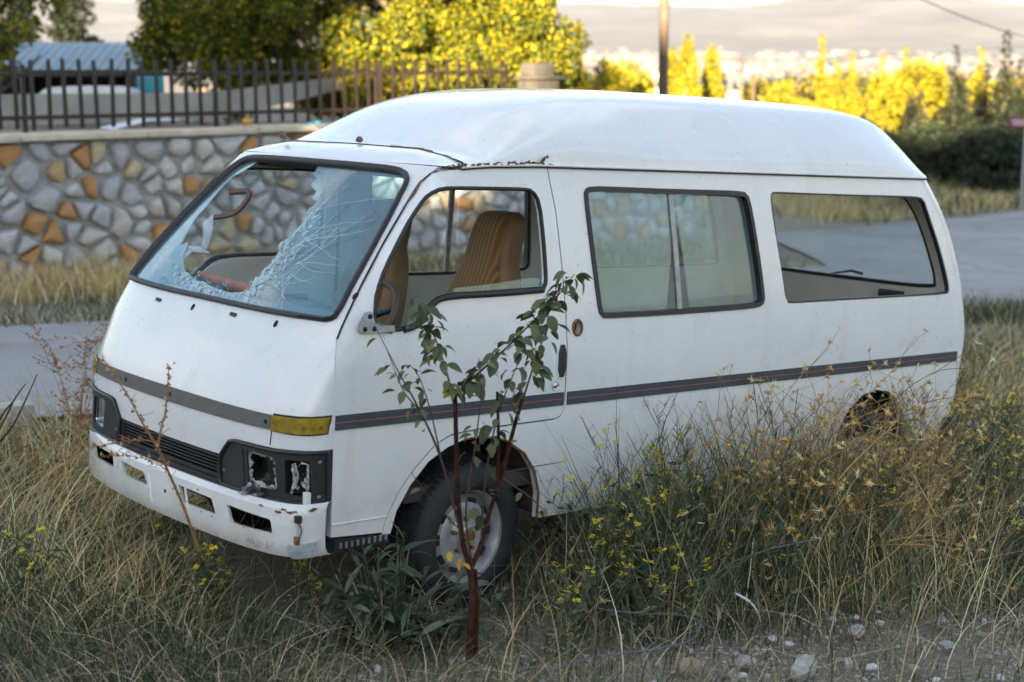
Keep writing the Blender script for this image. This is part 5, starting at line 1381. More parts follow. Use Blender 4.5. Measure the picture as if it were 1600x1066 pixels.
def blades(name, P, H, width, lean, mats, seed, segs=4, az=None, curve=1.0, kink=0.0):
    """tapered curved ribbons rooted at P; H heights, lean = how far the tip leans (fraction of H)"""
    rg = np.random.default_rng(seed); n = len(P)
    a = rg.uniform(0, 2 * np.pi, n) if az is None else az + rg.normal(0, .85, n)
    dirx = np.stack([np.cos(a), np.sin(a), np.zeros(n)], 1); face = rg.uniform(0, 2 * np.pi, n)
    sx = np.stack([np.cos(face), np.sin(face), np.zeros(n)], 1)
    ln = lean * rg.uniform(.3, 1.4, n); V = []
    sidew = rg.normal(0, kink, (n, 3)) * H[:, None]; sidew[:, 2] *= .3
    for k in range(segs + 1):
        t = k / segs; 
        up = H * (t - .35 * np.clip(ln, 0, 1.6) * t ** 2.2 * curve)
        off = dirx * (H * ln * t ** 1.8)[:, None] + sidew * (math.sin(t * 3.1) * .5 + .4 * t)
        c = P + off; c[:, 2] += up
        wd = (width * (1 - t ** 1.6) + .0004)
        wv = wd[:, None] if hasattr(wd, 'shape') and wd.shape else wd
        if k < segs: V += [c - sx * wv * .5, c + sx * wv * .5]
        else: V += [c]
    V = np.stack(V, 1); m = V.shape[1]; V = V.reshape(-1, 3); i = np.arange(n)[:, None] * m
    T = []
    for k in range(segs - 1):
        T += [i + np.array([2 * k, 2 * k + 1, 2 * k + 3]), i + np.array([2 * k, 2 * k + 3, 2 * k + 2])]
    T.append(i + np.array([2 * segs - 2, 2 * segs - 1, 2 * segs]))
    return new_mesh(name, V, np.concatenate(T, 0), [mats], None, True)
def scatter(n, x0, x1, y0, y1, dens, rg):
    """random ground points kept where dens(u, v, s, n, vx, vy) beats a die"""
    x = rg.uniform(x0, x1, n); y = rg.uniform(y0, y1, n); z = ground_z(x, y)
    u, v, d = to_px(x, y, z); s, nn = sn(x, y); vx, vy = van_xy(x, y)
    k = (u > -260) & (u < 1960) & (v < 1200) & (d > 1)
    under = (vx > .05) & (vx < 4.35) & (vy > .12) & (vy < 1.6)
    pr = dens(u, v, s, nn, vx, vy) * np.where(under, .05, 1.0)
    k &= rg.random(n) < pr
    return np.stack([x, y, z], 1)[k], u[k], v[k]
def patch(x, y, f, seed): return np.clip(.5 + .9 * vnoise(x * f, y * f, seed), 0, 1)
rgG = np.random.default_rng(77)
def strip(vx, vy, x0=1.12, x1=4.9, c=-.40, w=.34):
    return np.exp(-((vy - c) / w) ** 2) * np.clip((vx - x0) / .25, 0, 1) * np.clip((x1 - vx) / .25, 0, 1)
def clump_gap(u, v):
    return 1 - .97 * np.exp(-(((u - 615) / 120) ** 2 + ((v - 1020) / 105) ** 2) ** 2)
def bare(u, v):
    """how bare the trodden gravelly ground is near the front edge of the plot"""
    b = np.exp(-(((u - 860) / 190) ** 2 + ((v - 1010) / 70) ** 2)) + 1.5 * np.exp(-(((u - 1350) / 330) ** 2 + ((v - 1050) / 75) ** 2)) + .6 * np.exp(-(((u - 520) / 110) ** 2 + ((v - 985) / 45) ** 2))
    return np.clip(b, 0, .97)
plot = lambda s, n: (n < 8.75 + .25 * np.sin(s * 1.3) + .15 * np.sin(s * 3.7)).astype(float)
# short grey-green grass carpet
P, u, v = scatter(420000, -4.4, 7.6, 4.3, 14.5, lambda u, v, s, n, vx, vy: plot(s, n) * clump_gap(u, v) * (1 - .9 * bare(u, v)) * (.35 + .65 * patch(s * 1.0, n * 1.0, 1.1, 5)), rgG)
H = rgG.uniform(.06, .22, len(P)) * (.7 + .6 * patch(P[:, 0], P[:, 1], .8, 8)); H *= np.where(bare(u, v) > .35, .6, 1.0)
obj('grass', blades('grass', P, H, .0042, .65, M['grass_green'], 2, 4, az=3.4 * vnoise(P[:, 0] * 1.4, P[:, 1] * 1.4, 92)), kind='stuff', label='short grey green grass over the plot around the van')
# dead matted litter close to the ground
P, u, v = scatter(110000, -4.4, 7.6, 4.3, 14.5, lambda u, v, s, n, vx, vy: plot(s, n) * (1 - .6 * bare(u, v)) * (.2 + .8 * patch(s * 1.2, n * 1.2, 1.0, 15)), rgG)
P[:, 2] += rgG.uniform(0, .05, len(P))
obj('grass_litter', blades('grass_litter', P, rgG.uniform(.05, .22, len(P)), .0034, 2.2, M['litter'], 3, 4, curve=1.0, kink=.12), kind='stuff', label='matted dead grass lying on the soil')
# dry straw: tall by the front of the van, along its side and behind its tail
def straw_d(u, v, s, n, vx, vy):
    a = 1.0 * np.exp(-(((u - 150) / 190) ** 2 + ((v - 800) / 85) ** 2)) + .30 * np.exp(-(((u - 420) / 190) ** 2 + ((v - 930) / 60) ** 2)) + .22 * np.exp(-(((u - 120) / 220) ** 2 + ((v - 940) / 80) ** 2)) + .8 * np.exp(-(((vx + .35) / .25) ** 2)) * (vy > .5) * (vy < 2.2)
    b = .9 * np.exp(-(((u - 1180) / 260) ** 2 + ((v - 870) / 75) ** 2)) + .8 * np.exp(-(((u - 910) / 110) ** 2 + ((v - 850) / 60) ** 2)) + .9 * np.exp(-(((u - 1570) / 90) ** 2 + ((v - 650) / 70) ** 2)) + .35 * np.exp(-(((u - 1500) / 150) ** 2 + ((v - 930) / 60) ** 2)) + .65 * strip(vx, vy)
    return plot(s, n) * np.clip(a + b + .045, 0, 1) * (.25 + .75 * patch(s, n, 1.6, 22)) * (1 - .9 * bare(u, v)) * clump_gap(u, v)
P, u, v = scatter(140000, -4.2, 7.5, 4.3, 14.5, straw_d, rgG)
vx_, vy_ = van_xy(P[:, 0], P[:, 1])
H = rgG.uniform(.18, .56, len(P)) * np.where((u < 620) & (v > 880), .62, 1.0) * (1 + .25 * strip(vx_, vy_))
lay = rgG.random(len(P)) < .45
STR_AZ = 3.4 * vnoise(P[:, 0] * 1.1, P[:, 1] * 1.1, 91)
obj('dry_grass', blades('dry_grass', P, H, .0052, np.where(lay, 1.7, .75), M['straw'], 4, 5, az=STR_AZ, kink=.06), kind='stuff', label='dry golden grass standing around the van')
# feathery seed stems taller than the rest
P, u, v = scatter(16000, -4.0, 7.0, 4.5, 13, lambda u, v, s, n, vx, vy: plot(s, n) * straw_d(u, v, s, n, vx, vy) * .5 + .02 * plot(s, n) * (1 - bare(u, v)), rgG)
H = rgG.uniform(.35, .78, len(P)) * np.where(u < 560, .75, 1)
obj('seed_grass', blades('seed_grass', P, H, .0030, .6, M['straw'], 6, 6, kink=.04), kind='stuff', label='thin dry seed stems rising above the grass')
# greyer leafy weeds filling the right-hand side
def weed_d(u, v, s, n, vx, vy):
    a = np.exp(-(((u - 1330) / 330) ** 2 + ((v - 860) / 85) ** 2)) + .8 * np.exp(-(((u - 1000) / 110) ** 2 + ((v - 800) / 60) ** 2)) + .7 * np.exp(-(((u - 1530) / 120) ** 2 + ((v - 790) / 100) ** 2)) + .5 * np.exp(-(((u - 330) / 240) ** 2 + ((v - 1000) / 70) ** 2)) + .5 * np.exp(-(((u - 960) / 120) ** 2 + ((v - 980) / 50) ** 2))
    return plot(s, n) * np.clip(a + .6 * strip(vx, vy) + .25 * strip(vx, vy, 1.12, 2.7), 0, 1) * (.3 + .7 * patch(s, n, 1.3, 33)) * clump_gap(u, v)
P, u, v = scatter(150000, -4.0, 6.5, 4.4, 12.5, weed_d, rgG)
vx_, vy_ = van_xy(P[:, 0], P[:, 1])
H = rgG.uniform(.12, .40, len(P)) * np.where(u < 700, .55, 1.0) * (1 + (1.1 + .7 * (vx_ < 2.7)) * strip(vx_, vy_) * (vx_ < 4.2))
obj('undergrowth', blades('undergrowth', P, H, .0066, .5, M['weed_green'], 7, 4, kink=.05), kind='stuff', label='grey green weeds crowding along the van side')
# verge between road and wall, and the dry slope past the road
def verge(name, lab, n, s0, s1, n0, n1, hmin, hmax, w, mat, seed, fr=1.0, straw=None):
    rg = np.random.default_rng(seed); s = rg.uniform(s0, s1, n); q = n0 + (n1 - n0) * rg.random(n) ** .9
    x = .747 * s - .665 * q; y = .665 * s + .747 * q; z = ground_z(x, y)
    k = patch(x, y, fr, seed) > rg.random(n) * .9
    P = np.stack([x, y, z], 1)[k]
    obj(name, blades(name, P, rg.uniform(hmin, hmax, len(P)) * (.5 + patch(P[:, 0], P[:, 1], .6, seed + 1)) * (np.interp(sn(P[:, 0], P[:, 1])[0], [8.2, 10.5], [1.0, .38]) if name == 'verge_straw' else 1.0), w, .6, M[mat], seed, 3), kind='stuff', label=lab)
verge('verge_grass', 'green grass strip between the road and the stone wall', 26000, 1, 17.5, 12.5, 15.2, .08, .30, .012, 'grass_green', 41)
verge('verge_straw', 'dry yellow grass at the foot of the stone wall', 12000, 1, 18, 14.2, 16.15, .15, .50, .012, 'straw', 42)
verge('slope_grass', 'dry golden grass on the far side of the road', 26000, 20, 46, 16.9, 23, .12, .55, .022, 'straw', 43)
verge('slope_weeds', 'green weeds among the dry grass beyond the road', 9000, 20, 46, 16.6, 24, .12, .45, .03, 'grass_green', 44)
verge('roadside_grass', 'grass clumps at the road edge behind the van tail', 6000, 9.5, 15.5, 7.0, 8.9, .06, .26, .008, 'grass_green', 45)
bl_ = sub_blobs((0, 0, .10), (.75, .5, .14), 16, .13, rgB)
bmesh_ = blades('foliage', np.stack([rgG.normal(0, .5, 2600), rgG.normal(0, .28, 2600), np.zeros(2600)], 1), rgG.uniform(.1, .34, 2600), .006, .8, M['grass_green'], 50, 4)
p = gpos(1585, 497); o = empty('grass_tussock', p, label='dark green grass tussock spilling onto the road at the right edge', category='grass tussock'); obj('foliage', bmesh_, o)

# ------------------------------------------------------------------ flowering weeds (yellow crucifers)
def weed_proto(seed, h, nst):
    rr = random.Random(seed); st = MB(); lf = []; fl = []
    rg = np.random.default_rng(seed)
    LP, LD = [], []
    for k in range(nst):
        a_ = rr.uniform(0, 6.28); ln = rr.uniform(.05, .45) * h; hh = h * rr.uniform(.6, 1.0)
        pts_ = spline([np.array((0, 0, 0)) + .02, np.array((math.cos(a_) * ln * .35, math.sin(a_) * ln * .35, hh * .45)), np.array((math.cos(a_) * ln * .8, math.sin(a_) * ln * .8, hh * .8)), np.array((math.cos(a_) * ln, math.sin(a_) * ln, hh))], 4)
        st.tube(pts_, [.0024 * (1 - .06 * i) for i in range(len(pts_))], 4, cap=False)
        for q in range(rr.randint(2, 4)):
            i = rr.randint(4, len(pts_) - 2); b = pts_[i]; a2 = rr.uniform(0, 6.28); l2 = h * rr.uniform(.12, .28)
            e = b + np.array((math.cos(a2) * l2 * .5, math.sin(a2) * l2 * .5, l2 * .85))
            st.tube([b, b * .5 + e * .5 + np.array((0, 0, -.01)), e], .0015, 4, cap=False)
            if rr.random() < .33: fl.append(e)
            # thin seed pods
            for w in range(4):
                b2 = b + (e - b) * rr.uniform(.3, .95); a3 = rr.uniform(0, 6.28); e2 = b2 + np.array((math.cos(a3) * .022, math.sin(a3) * .022, .02)); st.tube([b2, e2], .0010, 3, cap=False)
        if rr.random() < .55: fl.append(pts_[-1])
        for q in range(12):
            i = rr.randint(1, len(pts_) - 4); LP.append(pts_[i]); LD.append((rr.uniform(-1, 1), rr.uniform(-1, 1), rr.uniform(-.1, .6)))
    P = np.array(LP); D = np.array(LD); D /= np.linalg.norm(D, axis=1)[:, None]
    V, Q = leaf_quads(len(P), lambda n: (P, D), .055, rg, droop=.05, asp=.24)
    return st.mesh('stems', [M['weed_green']]), new_mesh('leaves', V, Q, [M['weed_green']], None, False), fl
def flower_mesh(seed):
    rr = random.Random(seed); m_ = MB()
    for k in range(rr.randint(3, 5)):
        c = np.array((rr.uniform(-.012, .012), rr.uniform(-.012, .012), rr.uniform(-.010, .012))); ti = rr.uniform(-.5, .5)
        for q in range(4):
            a_ = q * 1.571 + rr.uniform(-.2, .2) + k; d = np.array((math.cos(a_), math.sin(a_), .25 + ti * math.cos(a_))); s2 = np.array((-math.sin(a_), math.cos(a_), 0)); r = rr.uniform(.008, .0115)
            m_.add([c, c + d * r * .6 + s2 * r * .45, c + d * r * 1.05 + np.array((0, 0, -.001)), c + d * r * .6 - s2 * r * .45], [(0, 1, 2), (0, 2, 3)])
    return m_.mesh('flower', [M['petal']], smooth=False)
FL = [flower_mesh(s) for s in range(4)]
protos = []
for s, h, n in ((1, .48, 8), (2, .64, 10), (3, .36, 6), (4, .72, 9), (5, .30, 5)):
    st, lf, fl = weed_proto(s, h, n)
    w = empty('flowering_weed', (0, -50, -5), label='wiry grey green weed with small yellow flowers by the van', category='weed', group='yellow flowered weeds growing around the van')
    obj('stems', st, w); obj('leaves', lf, w)
    for i, q in enumerate(fl): obj('flower', FL[i % 4], w, loc=tuple(q), rot=(RND.uniform(-.4, .4), RND.uniform(-.4, .4), RND.uniform(0, 6)))
    protos.append((w, h))
spots = [(880, 800, 1), (935, 815, 3), (985, 840, 1), (1020, 850, 0), (1450, 820, 1), (1570, 800, 0), (985, 930, 1), (960, 960, 4), (940, 985, 2), (1090, 925, 2), (1035, 965, 4), (920, 1015, 2), (880, 1035, 4), (1010, 1000, 4), (870, 905, 2), (1075, 1000, 4), (1070, 800, 3), (1010, 790, 1), (950, 790, 0), (1040, 820, 0), (905, 800, 2), (1440, 770, 1), (1500, 790, 0), (1560, 770, 1), (1590, 720, 0), (1540, 700, 2), (1480, 740, 0), (1560, 850, 0), (1595, 900, 2), (1500, 860, 2), (270, 905, 4), (330, 980, 4), (345, 965, 4), (490, 975, 4), (60, 960, 4), (550, 880, 2), (600, 930, 2), (640, 790, 1), (1455, 700, 0), (1590, 800, 1), (1225, 960, 2)]
cnt_ = {}
for k in range(30):
    vx = (1.15 + 3.6 * (k + RND.random()) / 18) if k < 18 else RND.uniform(1.15, 2.4); vy = -RND.uniform(.16, .62); c, s_ = math.cos(VYAW), math.sin(VYAW)
    x, y = -.81 + vx * c - vy * s_, 5.18 + vx * s_ + vy * c
    spots.append((Vector((x, y, zat(x, y))), None, RND.choice([1, 3, 0, 0])))
for i, (u_, v_, k) in enumerate(spots):
    w, h = protos[k]; g = gpos(u_, v_) if v_ is not None else u_
    if k not in cnt_: c = w; cnt_[k] = 1
    else: c = copy_tree(w)
    if v_ is None: c['label'] = 'wiry yellow flowered weed growing right against the van side'
    elif u_ < 700: c['label'] = 'small yellow flowered weed in the grass in front of the van'
    elif u_ < 1120 and v_ > 860: c['label'] = 'yellow flowered weed in the patch around the looping barbed wire'
    elif u_ < 1120: c['label'] = 'yellow flowered weed between the front wheel and the thistle bush'
    else: c['label'] = 'yellow flowered weed on the right beyond the thistle bush'
    c.location = g; c.rotation_euler = (0, 0, RND.uniform(0, 6.28)); s_ = RND.uniform(.85, 1.2); c.scale = (s_, s_, s_)

# star-thistle: the big golden dry bush beside the van
def thistle():
    rr = random.Random(12); m_ = MB(); tips = []
    def br(p, d, l, r, dep):
        pts_ = [p]
        for k in range(5):
            d = (d + np.array((rr.gauss(0, .13), rr.gauss(0, .13), rr.gauss(0, .10)))); d /= np.linalg.norm(d); pts_.append(pts_[-1] + d * l / 5)
        m_.tube(pts_, [r * (1 - .12 * i) for i in range(6)], 4, cap=False)
        if dep == 0: tips.append((pts_[-1], d)); return
        for q in range(rr.randint(3, 4)):
            i = rr.randint(2, 5); dd = d + np.array((rr.gauss(0, .55), rr.gauss(0, .55), rr.gauss(.1, .35))); br(pts_[i], dd / np.linalg.norm(dd), l * rr.uniform(.45, .75), r * .62, dep - 1)
    for k in range(26):
        a_ = rr.uniform(0, 6.28); t = rr.uniform(.05, 1.0)
        d = np.array((math.cos(a_) * t, math.sin(a_) * t, 1.0)); br(np.array((rr.gauss(0, .10), rr.gauss(0, .08), 0.0)), d / np.linalg.norm(d), rr.uniform(.16, .40), .0030, 2)
    return m_.mesh('stems', [M['dry_stem']]), tips
def star_mesh(seed, r=.0150):
    rr = random.Random(seed); m_ = MB()
    for k in range(9):
        d = Vector((rr.gauss(0, 1), rr.gauss(0, 1), rr.gauss(.35, .7))).normalized(); s2 = d.orthogonal().normalized() * r * .14; l = r * rr.uniform(.7, 1.35)
        m_.add([s2, -s2, d * l], [(0, 1, 2)])
    m_.lathe([(0, -.006), (.0042, -.003), (.0046, .001), (.002, .005), (0, .006)], 6, 'z')
    return m_.mesh('seed_head', [M['star']], smooth=False)
STAR = [star_mesh(s) for s in range(3)]
stm, tips = thistle()
RND.shuffle(tips)
for (u_, v_, sc_, rz, nhead, lab) in ((1225, 905, 1.75, .3, 225, 'large dry star thistle bush with golden seed heads beside the van'), (1345, 850, 1.5, 2.1, 70, 'smaller dry star thistle behind the large one near the rear wheel'), (1150, 855, 1.45, 4.0, 60, 'dry star thistle at the left edge of the golden bush'), (1270, 845, 1.75, 5.2, 60, 'tallest dry star thistle close to the van side in the golden bush'), (1400, 890, 1.2, 1.2, 50, 'low dry star thistle at the right edge of the golden bush')):
    o = empty('star_thistle', gpos(u_, v_), (0, 0, rz), label=lab, category='thistle'); o.scale = (sc_,) * 3
    obj('stems', stm, o)
    for i, (p, d) in enumerate(tips[:nhead]): obj('seed_head', STAR[i % 3], o, loc=tuple(p), rot=Vector(d).to_track_quat('Z', 'Y').to_euler())
    rest = tips[nhead:nhead + 420]
    if rest:
        m_ = MB()
        for i, (p, d) in enumerate(rest):
            for k in range(6):
                q = Vector((RND.gauss(0, 1), RND.gauss(0, 1), RND.gauss(.3, .7))).normalized(); s2 = q.orthogonal().normalized() * .002; m_.add([Vector(p) + s2, Vector(p) - s2, Vector(p) + q * .016], [(0, 1, 2)])
        m_.build('small_seed_heads', M['straw'], o, smooth=False, kind='stuff')

# rust-brown dry weed at the front corner of the van and the stalk crossing the bumper
def seedstalk(seed, h, n, spread, mat, sub=10, budr=.006):
    rr = random.Random(seed); m_ = MB()
    for k in range(n):
        a_ = rr.uniform(0, 6.28); ln = rr.uniform(.1, 1) * spread; hh = h * rr.uniform(.55, 1)
        P_ = spline([np.zeros(3), np.array((math.cos(a_) * ln * .3, math.sin(a_) * ln * .3, hh * .4)), np.array((math.cos(a_) * ln * .75, math.sin(a_) * ln * .75, hh * .78)), np.array((math.cos(a_) * ln * 1.1, math.sin(a_) * ln * 1.1, hh))], 5)
        m_.tube(P_, [.0032 * (1 - .055 * i) for i in range(len(P_))], 4, cap=False)
        for q in range(sub):
            i = rr.randint(4, len(P_) - 1); b = P_[i]; a2 = rr.uniform(0, 6.28); l = h * rr.uniform(.05, .2); e = b + np.array((math.cos(a2) * l, math.sin(a2) * l, l * rr.uniform(.1, .9)))
            m_.tube([b, e], .0012, 3, cap=False)
            for w in range(rr.randint(3, 7)):
                c = b + (e - b) * rr.random() + np.array((rr.gauss(0, .004), rr.gauss(0, .004), rr.gauss(0, .004))); r = budr * rr.uniform(.6, 1.2)
                m_.add([c + np.array((r, 0, 0)), c + np.array((-r * .5, r * .8, 0)), c + np.array((-r * .5, -r * .8, 0)), c + np.array((0, 0, r * 1.3))], [(0, 1, 3), (1, 2, 3), (2, 0, 3), (0, 2, 1)])
    return m_.mesh('stalks', [mat])
o = empty('seed_weed', gpos(122, 712), label='rust brown dry weed full of seeds at the far front corner of the van', category='weed'); obj('stalks', seedstalk(3, .86, 9, .36, M['rusty_seed'], 16, .0075), o)
o = empty('seed_weed', gpos(95, 790), label='low dry seed weed in the straw left of the bumper', category='weed'); obj('stalks', seedstalk(5, .42, 6, .25, M['rusty_seed'], 8, .006), o)
m_ = MB()
for pts_ in (((20, 712, 8.0), (60, 640, 7.9), (100, 600, 7.9), (176, 612, 7.9)),):
    pass
dt = MB()
for q in (((-10, 700), (18, 668), (38, 630), (58, 585)), ((-12, 690), (10, 650), (24, 622), (40, 600)), ((-8, 668), (6, 645), (20, 628))):
    dt.tube(spline([np.array(pt(u_, v_, 7.0)) for u_, v_ in q], 4), [.006 * (1 - .05 * i) for i in range(len(q) * 4 - 3)], 5)
b0 = gpos(-15, 800); dt.tube([np.array(pt(-10, 700, 7.0)), np.array(b0)], .006, 5); dt.tube([np.array(pt(-12, 690, 7.0)), np.array(b0)], .005, 5)
dt.build('bare_twigs', M['twig'], None, label='three bare dark twigs at the left edge in front of the road', category='twigs')
st_ = MB(); bud = []
def stalk(P_, r):
    S_ = spline([np.array(pt(*p)) for p in P_], 5); st_.tube(S_, [r * (1 - .7 * i / len(S_)) for i in range(len(S_))], 6); return S_
main = stalk([(310, 860, 5.25), (290, 800, 5.2), (262, 735, 5.15), (246, 700, 5.1), (222, 660, 5.1), (200, 618, 5.1), (180, 590, 5.1), (160, 560, 5.1)], .0055)
up_ = stalk([(246, 700, 5.1), (253, 665, 5.12), (259, 640, 5.12), (262, 600, 5.1), (264, 570, 5.1)], .0042)
lf_ = stalk([(240, 690, 5.1), (215, 688, 5.08), (180, 693, 5.05), (140, 700, 5.05)], .003)
lf2 = stalk([(262, 735, 5.15), (230, 718, 5.1), (190, 712, 5.08), (158, 714, 5.08)], .002)
rr = random.Random(2)
for S_ in (main, up_, lf_, lf2):
    for q in S_[3:]:
        for w in range(2):
            c = q + np.array((rr.gauss(0, .006), rr.gauss(0, .006), rr.gauss(0, .006))); r = rr.uniform(.004, .009)
            st_.add([c + np.array((r, 0, 0)), c + np.array((-r * .5, r * .8, 0)), c + np.array((-r * .5, -r * .8, 0)), c + np.array((0, 0, r * 1.5))], [(0, 1, 3), (1, 2, 3), (2, 0, 3), (0, 2, 1)])
        if rr.random() < .4: st_.tube([q, q + np.array((rr.gauss(0, .03), rr.gauss(0, .02), rr.uniform(.0, .03)))], .0012, 3)
st_.tube([np.array(pt(310, 860, 5.25)), np.array(gpos(318, 905))], .0056, 6)
st_.build('dry_stalk', M['rusty_seed'], None, label='tall dry brown stalk with buds crossing in front of the bumper', category='stalk')

# ------------------------------------------------------------------ sapling in front of the wheel
SD = 5.22
sap = empty('sapling', gpos(733, 1026), label='young sapling with dark red stems growing in front of the front wheel', category='sapling')
inv = -Vector(sap.location)
def P_of(L): return [np.array(pt(u_, v_, SD + dd) + inv) for u_, v_, dd in L]
def stem(L, r0, r1, mat='red_stem', name='stem'):
    S_ = spline(P_of(L), 5); MB().tube(S_, [r0 + (r1 - r0) * i / (len(S_) - 1) for i in range(len(S_))], 8).build(name, M[mat], sap); return S_
stem([(733, 1036, 0), (735, 985, 0), (738, 930, 0), (733, 880, .01)], .0130, .0105, name='trunk')
stem([(741, 1030, .03), (745, 960, .03), (742, 890, .02)], .010, .008)
stem([(733, 885, .01), (722, 840, .0), (716, 780, -.02), (713, 700, -.02), (711, 612, -.02)], .0096, .0076)
stem([(735, 890, .01), (752, 850, .03), (765, 800, .04), (785, 740, .05), (800, 680, .06), (816, 624, .07)], .0090, .0066)
stem([(776, 770, .05), (779, 700, .03), (777, 612, .03)], .0065, .005)
B = []
B.append(stem([(712, 618, -.02), (740, 590, -.03), (790, 545, -.02), (840, 495, 0), (872, 462, .02), (898, 428, .03)], .0048, .0014, 'twig', 'branch'))
B.append(stem([(713, 650, -.02), (700, 590, -.05), (684, 540, -.06), (668, 500, -.06), (652, 462, -.06)], .0042, .0012, 'twig', 'branch'))
B.append(stem([(724, 850, 0), (690, 720, -.05), (655, 640, -.08), (622, 580, -.10), (585, 508, -.10)], .0055, .0012, 'twig', 'branch'))
B.append(stem([(816, 628, .07), (828, 590, .08), (843, 545, .08), (862, 500, .09)], .004, .0012, 'twig', 'branch'))
B.append(stem([(752, 850, .03), (757, 760, .0), (775, 660, 0), (800, 590, -.02), (822, 540, -.02)], .0042, .0012, 'twig', 'branch'))
B.append(stem([(740, 900, .02), (728, 800, -.06), (742, 700, -.08), (752, 610, -.08), (748, 560, -.08)], .0042, .0012, 'twig', 'branch'))
B.append(stem([(655, 640, -.08), (630, 610, -.1), (604, 545, -.12)], .0028, .001, 'twig', 'branch'))
B.append(stem([(690, 720, -.05), (672, 640, -.02), (655, 590, 0), (640, 570, .0)], .003, .001, 'twig', 'branch'))
B.append(stem([(785, 740, .05), (830, 730, .12), (880, 722, .15)], .003, .001, 'twig', 'branch'))
B.append(stem([(780, 745, .05), (825, 775, .10), (852, 800, .12)], .0045, .001, 'twig', 'branch'))
B.append(stem([(722, 830, 0), (690, 800, -.1), (642, 738, -.15)], .003, .001, 'twig', 'branch'))
def leaf_mesh(seed):
    rr = random.Random(seed); V = []; Q = []; L = .050; Wd = .034 * rr.uniform(.85, 1.15); n = 6; cu = rr.uniform(.15, .5); fo = rr.uniform(.15, .45)
    for i in range(n + 1):
        t = i / n; w = Wd * (math.sin(math.pi * min(1, t * .93 + .05)) ** .75) * (1 - .25 * t); x = L * t; z = -cu * L * t * t
        V += [(x, -w / 2, z + fo * w * .5), (x, 0, z), (x, w / 2, z + fo * w * .5)]
    V = [(x + .008, y, z) for x, y, z in V]; b = len(V); V += [(0, -.0007, 0), (0, .0007, 0)]
    for i in range(n):
        for k in range(2): Q.append((i * 3 + k, i * 3 + 3 + k, i * 3 + 4 + k, i * 3 + 1 + k))
    Q.append((b, 1, b + 1))
    return V, Q
LM = [new_mesh('leaf', *leaf_mesh(s), [M['sap_leaf']], None, True) for s in range(4)]
LY_ = [new_mesh('leaf', *leaf_mesh(s + 9), [M['sap_leaf_y']], None, True) for s in range(2)]
rr = random.Random(44); nl = 0
for bi, (S_, dens) in enumerate(zip(B, (95, 52, 9, 36, 40, 16, 8, 12, 0, 4, 2))):
    for k in range(dens):
        t = rr.uniform(.12, 1.0) if bi in (0, 1, 3, 4) else rr.uniform(.4, 1.0)
        i = min(int(t * (len(S_) - 1)), len(S_) - 2); p = S_[i] + (S_[i + 1] - S_[i]) * rr.random()
        a_ = rr.uniform(0, 6.28); s_ = rr.uniform(.65, 1.25) * (1.0 if bi in (0, 1, 3, 4) else .7)
        off = np.array((math.cos(a_), math.sin(a_), rr.uniform(-.4, .5))) * rr.uniform(0, .035)
        obj('leaf', LM[rr.randint(0, 3)], sap, loc=tuple(p + off), rot=(rr.uniform(-.6, .6), rr.uniform(-.2, .9), a_), scale=s_); nl += 1
for (u_, v_, dd, k, s_) in [(712, 604, -.03, 1, .9), (722, 612, -.03, 1, .8), (705, 610, -.02, 1, .8), (728, 622, -.03, 1, .7), (698, 598, -.02, 1, .6), (738, 690, 0, 1, .6), (760, 680, .02, 0, .8), (702, 860, -.05, 1, .8), (722, 880, -.05, 1, .7), (716, 900, -.04, 0, .8), (745, 850, -.02, 0, .7), (732, 830, -.03, 0, .7), (695, 885, -.05, 0, .6), (770, 820, .02, 0, .6), (750, 800, .0, 0, .6), (722, 870, .03, 1, .9), (757, 928, 0, 0, .5), (708, 800, -.02, 0, .5), (640, 640, -.1, 0, .6), (662, 672, -.1, 0, .5), (810, 690, .05, 1, .5), (735, 800, -.03, 0, .8)]:
    obj('leaf', (LY_ if k else LM)[rr.randint(0, 1)], sap, loc=tuple(np.array(pt(u_, v_, SD + dd) + inv)), rot=(rr.uniform(-.8, .8), rr.uniform(-.5, .9), rr.uniform(0, 6.28)), scale=s_)

# dark lance-leaved clump beside it
def lance(seed):
    rr = random.Random(seed); V = []; Q = []; L = .165; n = 8; cu = rr.uniform(.25, .9); tw = rr.uniform(-.3, .3)
    for i in range(n + 1):
        t = i / n; w = .038 * (math.sin(math.pi * (t * .92 + .06)) ** .8); an = cu * t; x = L * (math.sin(an) / max(cu, .01)) if cu > .01 else L * t; z = -L * (1 - math.cos(an)) / max(cu, .01)
        V += [(x, -w / 2, z + .25 * w), (x, 0, z), (x, w / 2, z + .25 * w)]
    for i in range(n):
        for k in range(2): Q.append((i * 3 + k, i * 3 + 3 + k, i * 3 + 4 + k, i * 3 + 1 + k))
    return V, Q
LL = [new_mesh('leaf', *lance(s), [M['bush_leaf']], None, True) for s in range(5)]
bc = gpos(615, 1012); bush_ = empty('leafy_clump', bc, label='dense clump of dark lance-shaped leaves in front of the front wheel', category='plant')
rr = random.Random(6); nl = 0
stems_ = []
for k in range(58):
    a_ = rr.uniform(0, 6.28); r = rr.uniform(0, .22); h = rr.uniform(.04, .54) * (1 - .4 * r / .19)
    b0 = np.array((math.cos(a_) * r * .8, math.sin(a_) * r * .5, -.02)); tp_ = b0 + np.array((math.cos(a_) * r * 1.1 + rr.gauss(0, .04), math.sin(a_) * r * .6 + rr.gauss(0, .03), h))
    stems_.append((b0, tp_))
sm = MB()
for b0, tp_ in stems_: sm.tube([b0, b0 * .5 + tp_ * .5 + np.array((0, 0, .01)), tp_], .0028, 4, cap=False)
sm.build('stems', M['weed_green'], bush_)
